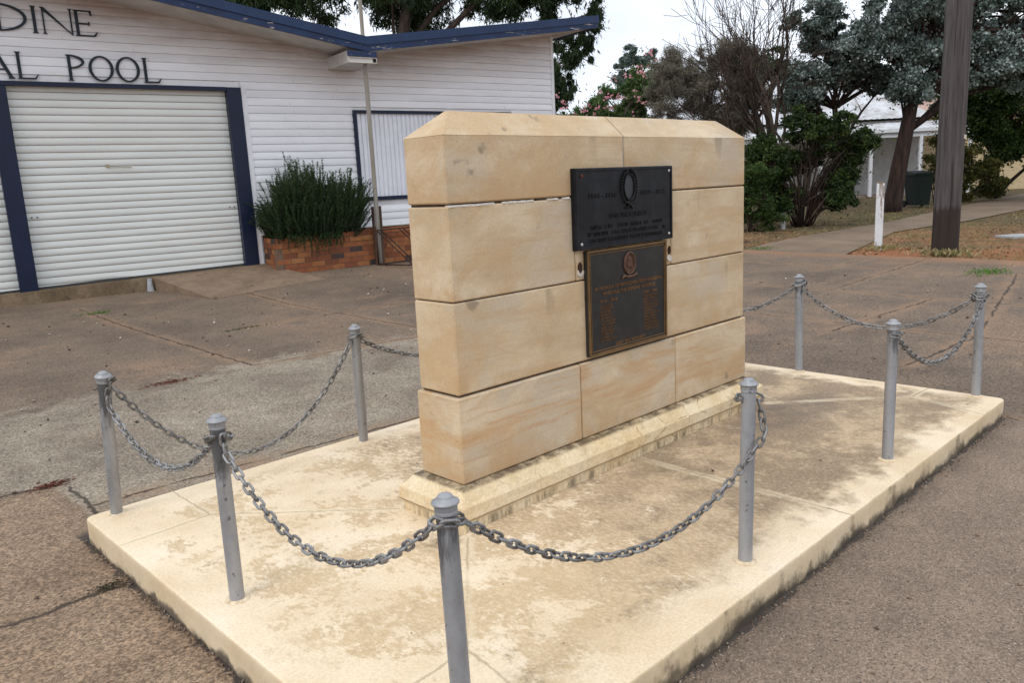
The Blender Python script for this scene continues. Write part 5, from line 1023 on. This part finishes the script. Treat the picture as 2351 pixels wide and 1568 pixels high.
Pf = np.concatenate(Pf); nf_ = len(Pf); PK = m_leaf('pink_petals', [(0, (.62, .20, .30)), (1, (.86, .50, .56))], .3)
link('flowers', leafmesh(Pf, rng.normal(size=(nf_, 3)), np.full(nf_, .085), np.full(nf_, .07), rng.rand(nf_), 'flowers', PK), ol)
# wispy casuarina: many fine drooping needles
tree('casuarina_tree', 'wispy grey brown casuarina to the right of the oleander', 'tree', (17.35, 9.93), blobs_in([((-.4, 0, 3.0), (1.0, .8, 1.0)), ((.35, 0, 3.6), (.9, .8, .9)), ((-.8, 0, 3.9), (.45, .5, .5)), ((.9, 0, 4.3), (.5, .5, .4)), ((.8, 0, 2.6), (1.0, .8, .9)), ((-.2, 0, 1.6), (1.4, .8, .8)), ((1.3, 0, 3.4), (.4, .5, .7))], 80, 6, (.34, .6)), 105000, .16, .011, G5, BKg, [(0, 0, 0), (.1, 0, 1.4), (.2, 0, 2.8), (.35, 0, 3.9)], .09, 16, 0.2, .55, tipn=60)
# bare tree: branches fanning up and left
def bare(loc, seed):
    rng = np.random.RandomState(seed); z0 = float(terr(*loc)); e = thing('bare_tree', 'leafless dark branches fanning up into the sky left of the silver gums', 'tree', (loc[0], loc[1], z0), -.7675); mb = MB()
    def br(p, d, r, ln, dep):
        n = 6; pts = [p]; rr_ = [r]
        for i in range(n): d = (d+Vector(rng.normal(size=3))*.10+Vector((0, 0, .05))).normalized(); p = p+d*(ln/n); pts.append(p); rr_.append(max(.006, r*(1-.62*(i+1)/n)))
        mb.tube(pts, rr_, 6 if r > .015 else 4)
        if dep > 0:
            for k in range(rng.randint(3, 6)):
                i = rng.randint(2, n+1); nd = (d+Vector(rng.normal(size=3))*.42).normalized(); br(pts[i], nd, rr_[i]*.72, ln*rng.uniform(.5, .8), dep-1)
    for ang_, ln, r in ((-.62, 2.3, .06), (-.42, 2.7, .075), (-.25, 2.9, .085), (-.1, 3.0, .075), (.08, 2.9, .07), (-.85, 2.0, .055), (.3, 2.3, .05), (-1.1, 1.8, .04), (-.33, 2.5, .06), (-.75, 2.1, .05)):
        br(Vector((.1, 0, 1.2)), Vector((math.sin(ang_), rng.uniform(-.2, .2), math.cos(ang_))), r*1.15, ln, 3)
    mb.tube([(.15, 0, -.1), (.12, 0, .7), (.1, 0, 1.25)], [.16, .12, .10], 10); mb.build('branches', BK, e, smooth=True)
bare((17.6, 7.9), 21)
# silver gum behind the dark shrub
tree('silver_gum', 'silver grey leaved gum above the dark green shrub', 'tree', (21.8, 8.2), blobs_in([((-.55, 0, 5.2), (.9, 1, .9)), ((.5, 0, 5.4), (1.0, 1, 1.1)), ((-.75, 0, 3.9), (.85, .8, .55)), ((.35, 0, 4.2), (.9, .8, .6)), ((1.1, 0, 3.9), (.7, .6, .5)), ((-1.1, 0, 3.3), (.5, .5, .35)), ((-.2, 0, 6.9), (1.2, 1, .9))], 64, 7, (.3, .58), .6), 75000, .078, .056, G2, BKr, [(.2, 0, 0), (.25, 0, 1.5), (.1, 0, 3), (.1, 0, 4.5), (0, 0, 6)], .12, 17, .15, .5, 'silver gums')
# big silver gum with the thick leaning trunk
tree('silver_gum', 'large silver leaved gum with a thick dark leaning trunk beside the wheelie bin', 'tree', (21.5, 6.22), blobs_in([((1.4, .4, 5.0), (1.3, 1, 1.1)), ((2.9, .2, 5.0), (1.5, 1, 1.1)), ((4.2, .2, 4.8), (1.2, 1, 1.2)), ((.7, 0, 4.1), (.8, .7, .5)), ((2.6, .2, 3.7), (1.3, .8, .45)), ((.2, 0, 5.6), (.9, 1, .8)), ((2.2, 0, 6.6), (2.6, 1, 1.0)), ((3.8, 0, 3.9), (.8, .7, .4)), ((1.9, 0, 4.0), (.9, .7, .6)), ((3.2, 0, 4.3), (1.2, .8, .7)), ((-.5, .2, 4.6), (.6, .6, .5)), ((.35, -.1, 3.35), (.35, .4, .2))], 160, 8, (.34, .66), .6), 175000, .080, .060, G2, BKr, [(-.02, 0, -.1), (.0, 0, .25), (.12, 0, 1.2), (.28, 0, 2.2), (.42, 0, 3.1), (.62, .1, 4.2), (1.0, .2, 5.4), (1.5, .3, 6.6)], .27, 18, .15, .5, 'silver gums')
# dark shrub in the middle distance with many stems
tree('dark_shrub', 'large dark green multi stemmed shrub to the right of the memorial', 'bush', (16.23, 6.35), blobs_in([((-.35, 0, 2.3), (.9, .7, .42)), ((.45, 0, 2.2), (.75, .7, .45)), ((-.95, 0, 1.85), (.45, .6, .45)), ((1.05, -.1, 1.65), (.45, .6, .35)), ((0, 0, 1.6), (1.05, .7, .4)), ((-.7, .1, 1.1), (.5, .4, .4)), ((.85, 0, 1.15), (.35, .4, .22)), ((1.2, 0, 1.95), (.4, .4, .2)), ((-.5, -.1, .7), (.5, .4, .35)), ((.9, -.1, .75), (.3, .4, .3))], 100, 9, (.18, .36)), 56000, .075, .036, G3, BK, [(0, 0, 0), (0, 0, .5), (.1, 0, 1.4)], .06, 19, .35, .5, tipn=80)
rng = np.random.RandomState(33); mb = MB()
for k in range(34):
    a = rng.uniform(-1.0, 1.15); b = rng.uniform(-.5, .5); q = Vector((a*.18, b*.2, 0)); t = Vector((a, b, rng.uniform(1.1, 1.9))); m_ = q.lerp(t, .5)+Vector((-.1*a, 0, .12)); mb.tube([q, m_, t], [.02, .014, .006], 5)
o = mb.build('stems', BKr, None, smooth=True); o.parent = [x for x in COL.objects if x.name.startswith('dark_shrub')][0]
tree('low_shrub', 'low leafy green shrub beside the right edge of the memorial', 'bush', (14.7, 6.85), blobs_in([((.05, 0, .65), (.5, .5, .6)), ((-.5, 0, 1.0), (.5, .5, .6)), ((.15, 0, 1.25), (.35, .4, .35)), ((.3, 0, .35), (.4, .4, .25))], 30, 10, (.2, .36)), 17000, .06, .03, G6, BK, [(0, 0, 0), (0, 0, .6), (0, 0, 1.1)], .04, 20, .1, .5, tipn=24)
# right-hand background
tree('yellow_shrub', 'yellow green shrub behind the timber power pole', 'bush', (25.75, 5.65), blobs_in([((.1, 0, .95), (.95, .6, .75)), ((-.35, 0, 1.5), (.4, .4, .3)), ((.8, 0, .7), (.6, .5, .5))], 34, 11, (.22, .4)), 19000, .085, .045, G7, BK, [(0, 0, 0), (0, 0, .6), (.1, 0, 1.3)], .04, 22, .0, .5)
tree('yellow_shrub', 'thin pale leaved sapling between house verandah and power pole', 'bush', (23.9, 6.0), blobs_in([((.05, 0, 2.0), (.3, .3, .35)), ((.1, 0, 1.4), (.28, .3, .4)), ((.2, 0, .9), (.2, .3, .4))], 14, 12, (.13, .24)), 3600, .07, .035, G7, BK, [(.1, 0, 0), (.1, 0, 1), (.05, 0, 2.1)], .02, 23, .1, .5)
for nm, lab, cat, loc, env, n, cnt, mt, sd_ in (
    ('green_tree', 'dense green tree filling the gap right of the power pole', 'tree', (27.5, 5.6), [((.3, 0, 2.9), (1.6, 1.0, 1.1)), ((1.2, 0, 3.9), (1.6, 1, 1.2)), ((-.6, 0, 2.8), (1.1, .8, .9)), ((.8, 0, 1.6), (1.7, .8, 1.0)), ((2.8, 0, 2.6), (1.3, .8, 1.8)), ((-.7, .2, 4.0), (.8, .8, .6))], 84, 52000, G6, 24),
    ('dark_tree', 'very dark tree mass at the right photo edge', 'tree', (26.3, 2.6), [((.4, 0, 1.7), (1.4, .8, 1.2)), ((-.3, 0, 1.0), (.9, .6, .8)), ((1.2, 0, 3.0), (1.5, .8, 1.2))], 34, 20000, G3, 25),
    ('dark_tree', 'dark background tree behind the white house roof', 'tree', (41.0, 14.0), [((-4, 0, 4.5), (3, 1.5, 2.5)), ((1, 0, 5.5), (3.5, 1.5, 3)), ((5.5, 0, 5), (3.5, 1.5, 3.5)), ((9, 0, 3.5), (3, 1.5, 3))], 60, 26000, G1, 26),
    ('dark_tree', 'line of dark trees behind the casuarina and the shed', 'tree', (33.0, 21.0), [((-3.5, 0, 2.6), (2.6, 1.2, 1.6)), ((1.5, 0, 3.2), (2.5, 1.2, 2.2)), ((4.6, 0, 3.6), (2.5, 1.2, 2.4)), ((8, 0, 3.4), (2.5, 1.2, 2.2))], 70, 38000, G1, 27)):
    tree(nm, lab, cat, loc, blobs_in(env, n, sd_, (.4, .8)), cnt, .13 if sd_ > 25 else .10, .06, mt, BK, [(.4, 0, 0), (.4, 0, 1.2), (.5, 0, 2.6)], .12, sd_, .1, .5)
# rosemary in the planter: upright spikes thick with needles
def rosemary():
    rng = np.random.RandomState(7); x, y = bw(5.50, .36); e = thing('rosemary_bush', 'upright dark green rosemary bush growing over the brick planter', 'bush', (x, y, .66), AB); P, D, L = [], [], []; mb = MB()
    n = 1600
    for i in range(n):
        u = rng.uniform(-1, 1); v = rng.uniform(-1, 1); bx = .72*u; by = .30*v-.05
        env = 1.30*(1-.26*abs(u+.05)**3)*(.84+.14*math.sin(u*9+1)*math.sin(u*4.3))*rng.uniform(.70, 1.12)-(.25 if u < -.75 else 0); zb_ = rng.uniform(.0, .9)*env*(1 if i % 3 else .3); ln = rng.uniform(.22, .42)
        zt_ = min(env, zb_+ln); out = Vector((bx+.18*u*zb_+rng.normal()*.02, by*(1+.3*zb_), zb_)); tip = out+Vector((.10*u+rng.normal()*.07, .06*v+rng.normal()*.03-(.05 if zb_ < .35 else 0), zt_-zb_+.06))
        if abs(u) > .8 and rng.rand() < .4: tip += Vector((.12*np.sign(u), 0, -.02))
        mb.tube([out, out.lerp(tip, .5), tip], [.004, .003, .0015], 3, cap=False); m_ = int((tip-out).length/.0045)
        t = rng.rand(m_); a = rng.rand(m_)*2*PI; d = np.stack([np.cos(a)*1.0, np.sin(a)*1.0, np.full(m_, .6)], 1); o_ = np.array(out); q = np.array(tip); c = o_+(q-o_)*t[:, None]+d*.012; P.append(c); D.append(d); L.append(np.full(m_, .044)*(1-.35*t))
    for i in range(46):   # shoots hanging over the brick face
        u = rng.uniform(-.75, .45); s_ = Vector((.78*u, -.26, .12)); ln = rng.uniform(.12, .42) if abs(u+.15) < .2 else rng.uniform(.08, .26); tip = s_+Vector((rng.normal()*.05, -.14, -ln)); m_ = 60; t = rng.rand(m_)
        a = rng.rand(m_)*2*PI; d = np.stack([np.cos(a)*.8, np.sin(a)*.8, np.full(m_, -.5)], 1); P.append(np.array(s_)+(np.array(tip)-np.array(s_))*t[:, None]+np.array([0, -.05, .05])*np.sin(t*PI)[:, None]+d*.012); D.append(d); L.append(np.full(m_, .034)); mb.tube([s_, s_.lerp(tip, .5)+Vector((0, -.04, .05)), tip], [.004, .003, .0015], 3, cap=False)
    P, D, L = map(np.concatenate, (P, D, L)); lc = np.clip(rng.rand(len(P))*.6+np.clip(P[:, 2]/1.3, 0, 1)*.3, 0, 1); link('foliage', leafmesh(P, D, L, np.full(len(P), .011), lc, 'foliage', G8), e); mb.build('stems', BK, e)
rosemary()
# ------------------------------------------------------------------ dry grass, leaf litter and weeds
def inside_path(x, y): return (x > 11) & (y > np.interp(x, [10.9, 12.1, 15.6, 18, 24, 45], [3.1, 3.3, 3.95, 3.45, 3.1, 3.0])) & (y < np.interp(x, [10.9, 13.2, 17.7, 23.5, 32, 45], [5.0, 5.3, 4.95, 5.15, 5.2, 5.6]))
rng = np.random.RandomState(5); n = 42000; X = 11.1+(rng.rand(n)**1.6)*15; Y = -3+rng.rand(n)*12; dens = fbm(X*.8, Y*.8, 4); k = (~inside_path(X, Y)) & (dens+rng.rand(n)*.35 > .62) & (X > 11.25); X, Y = X[k], Y[k]; n = len(X)
H = rng.uniform(.02, .075, n); C = np.stack([X, Y, terr(X, Y)-.03+H*.35], 1); D = np.stack([rng.normal(size=n)*.7, rng.normal(size=n)*.7, np.ones(n)*.8], 1)
GD = m_leaf('dry_grass', [(0, (.10, .12, .04)), (.35, (.22, .20, .09)), (.7, (.36, .29, .15)), (1, (.42, .33, .19))], .2, .8)
tag(link('dry_grass', leafmesh(C, D, H*1.6, np.full(n, .008), np.clip(rng.rand(n)*.6+dens[k]*.5-.1, 0, 1), 'dry_grass', GD)), 'sparse dry grass on the orange verge and under the trees', 'grass', kind='stuff')
n = 9000; X = 11.0+(rng.rand(n)**1.3)*12; Y = -2+rng.rand(n)*11; k = (~inside_path(X, Y)) | (rng.rand(n) < .06); k &= fbm(X*1.3, Y*1.3, 8)+rng.rand(n)*.3 > .6; X, Y = X[k], Y[k]; n = len(X)
C = np.stack([X, Y, terr(X, Y)-.018], 1); D = np.stack([rng.normal(size=n), rng.normal(size=n), rng.normal(size=n)*.15], 1); LB = m_leaf('fallen_leaves', [(0, (.08, .045, .025)), (.5, (.22, .13, .07)), (1, (.42, .30, .18))], .1, .8)
tag(link('leaf_litter', leafmesh(C, D, rng.uniform(.03, .09, n), rng.uniform(.012, .03, n), rng.rand(n), 'leaf_litter', LB)), 'brown fallen leaves scattered over the verge', 'leaves', kind='stuff')
GW = m_leaf('weed_leaves', [(0, (.06, .13, .03)), (1, (.16, .28, .07))], .3)
def weed(label, loc, n, rx, ry, h, mat=GW, L=.05):
    rng = np.random.RandomState(int(loc[0]*100) % 9999); X = rng.normal(size=n)*rx; Y = rng.normal(size=n)*ry; z0 = float(terr(*loc)); C = np.stack([X, Y, rng.uniform(.2, 1, n)*h*.5], 1); D = np.stack([rng.normal(size=n)*.6, rng.normal(size=n)*.6, np.full(n, .7)], 1)
    o = link('weed', leafmesh(C, D, np.full(n, L), np.full(n, L*.25), rng.rand(n), 'weed', mat)); o.location = (loc[0], loc[1], z0); tag(o, label, 'weed', 'weeds growing in the paving joints')
weed('bright green weed in a paving joint near the far right post', (9.73, .62), 260, .22, .11, .09)
weed('small green weed at the edge of the paving left of the white post', (11.35, 4.75), 110, .12, .10, .06)
weed('tiny green weed in the paving joint in front of the roller door', (1.21, 8.74), 70, .10, .06, .04)
weed('flat dark green weed patch on the paving in front of the planter', (1.98, 6.07), 120, .16, .03, .02, G6, .03)
weed('dry grass tuft at the foot of the white timber post', (12.05, 2.9), 160, .20, .14, .12, GD, .09)
weed('dry grass tuft at the foot of the power pole', (11.50, 1.72), 200, .10, .22, .16, GD, .11)
# gravel, chips and leaf scraps on the paving (too many to count)
rng = np.random.RandomState(12); n = 520; X = rng.uniform(-2.6, 9, n); Y = rng.uniform(-3.4, 9, n); k = ~((X > XL-.03) & (X < XR+.03) & (Y > YF-.03) & (Y < YB+.03)); X, Y = X[k], Y[k]; n = len(X); r = rng.uniform(.002, .007, n)*(1+.2*np.hypot(X+2, Y+2.4)); Z = terr(X, Y)+r*.3+.004
o8 = np.array([(1, 0, 0), (0, 1, 0), (-1, 0, 0), (0, -1, 0), (0, 0, .8), (0, 0, -.6)], float); V = (np.stack([X, Y, Z], 1)[:, None, :]+o8[None]*r[:, None, None]*rng.uniform(.6, 1.4, (n, 6, 1))).reshape(-1, 3)
ke = 1500; tt = rng.rand(ke); fx_ = rng.rand(ke) < .68; ex = np.where(fx_, XL+tt*(XR-XL), XL-np.abs(rng.normal(size=ke))*.022-.004); ey = np.where(fx_, YF-np.abs(rng.normal(size=ke))*.028-.004, YF+tt*(YB-YF)); er = rng.uniform(.0015, .0055, ke); X = np.r_[X, ex]; Y = np.r_[Y, ey]; r = np.r_[r, er]; Z = np.r_[Z, terr(ex, ey)+.004+er*.3]
kk = 90; X = np.r_[X, rng.uniform(XL+.05, XR-.05, kk)]; Y = np.r_[Y, rng.uniform(YF+.05, YB-.05, kk)]; rs = rng.uniform(.0012, .0032, kk); r = np.r_[r, rs]; Z = np.r_[Z, rs*.4]; n = len(X)
V = (np.stack([X, Y, Z], 1)[:, None, :]+o8[None]*r[:, None, None]*rng.uniform(.6, 1.4, (n, 6, 1))).reshape(-1, 3)
tri = np.array([(0, 1, 4), (1, 2, 4), (2, 3, 4), (3, 0, 4), (1, 0, 5), (2, 1, 5), (3, 2, 5), (0, 3, 5)]); F = (np.arange(n)[:, None, None]*6+tri[None]).reshape(-1, 3)
mg = Mat('stone_chips', .9); mg = mg.done(mg.ramp(mg.attr('lc'), [(0, (.06, .045, .04)), (.4, (.20, .13, .09)), (.75, (.40, .33, .26)), (1, (.62, .58, .52))]), .9)
tag(link('stone_chips', npmesh('stone_chips', V, F, lc=np.repeat(np.where(Y < YF+2.7, rng.rand(n)*.75, rng.rand(n)), 6), mat=mg)), 'small stone chips scattered over the paving', 'stone chips', kind='stuff')
def litter(name, label, cat, x, y, z, n, rx, ry, mat, L, seed, grp=None):
    rng = np.random.RandomState(seed); C = np.stack([rng.normal(size=n)*rx, rng.normal(size=n)*ry, rng.uniform(.002, .008, n)], 1); D = np.stack([rng.normal(size=n)+2*(rx-ry)/max(rx, ry), rng.normal(size=n), rng.normal(size=n)*.15], 1)
    o = link(name, leafmesh(C, D, np.full(n, L), np.full(n, L*.3), rng.rand(n), name, mat)); o.location = (x, y, z); tag(o, label, cat, grp)
RL = m_leaf('reddish_leaf_scraps', [(0, (.09, .03, .02)), (1, (.20, .075, .05))], .05, .9)
litter('leaf_scraps', 'reddish brown scraps in the paving corner left of the slab', 'leaf scraps', -.99, 2.40, float(terr(-.99, 2.4))+.004, 130, .055, .022, RL, .03, 1)
litter('leaf_scraps', 'reddish leaf scraps on the pale paving panel between the left posts', 'leaf scraps', .40, 4.25, float(terr(.4, 4.25))+.004, 110, .10, .03, RL, .035, 2)
litter('leaf_scraps', 'dark debris in the paving crack beside the left face of the slab', 'leaf scraps', -1.17, .875, -.114, 150, .045, .02, m_leaf('dark_debris', [(0, (.02, .018, .012)), (1, (.10, .085, .05))], .05, .9), .018, 3)
for i, (x, y, a, lab) in enumerate(((1.19, -.47, .4, 'curled brown dead leaf lying on the slab in front of the memorial'), (1.64, -.80, 1.2, 'tiny brown dead leaf on the slab right of the memorial'))):
    o = MB().add([(-.016, 0, .001), (-.004, -.007, .004), (.014, 0, .003), (-.003, .008, .009)], [(0, 1, 3), (1, 2, 3)]).build('dead_leaf', m_simple('dead_leaf_%s' % 'brown', (.07, .035, .02), .8)); o.location = (x, y, .001); o.rotation_euler = (0, 0, a); tag(o, lab, 'leaf')
for i, (u, v, lab) in enumerate(((-1.62, -.05, 'white scrap of paper on the paving at the lower left'),)):
    o = MB().add([(-.014, 0, .001), (.0, -.010, .006), (.016, .002, .002), (.002, .009, .008)], [(0, 1, 3), (1, 2, 3)]).build('paper_scrap', m_simple('paper_white', (.7, .7, .68), .8)); o.location = (u, v, -.118); tag(o, lab, 'paper')
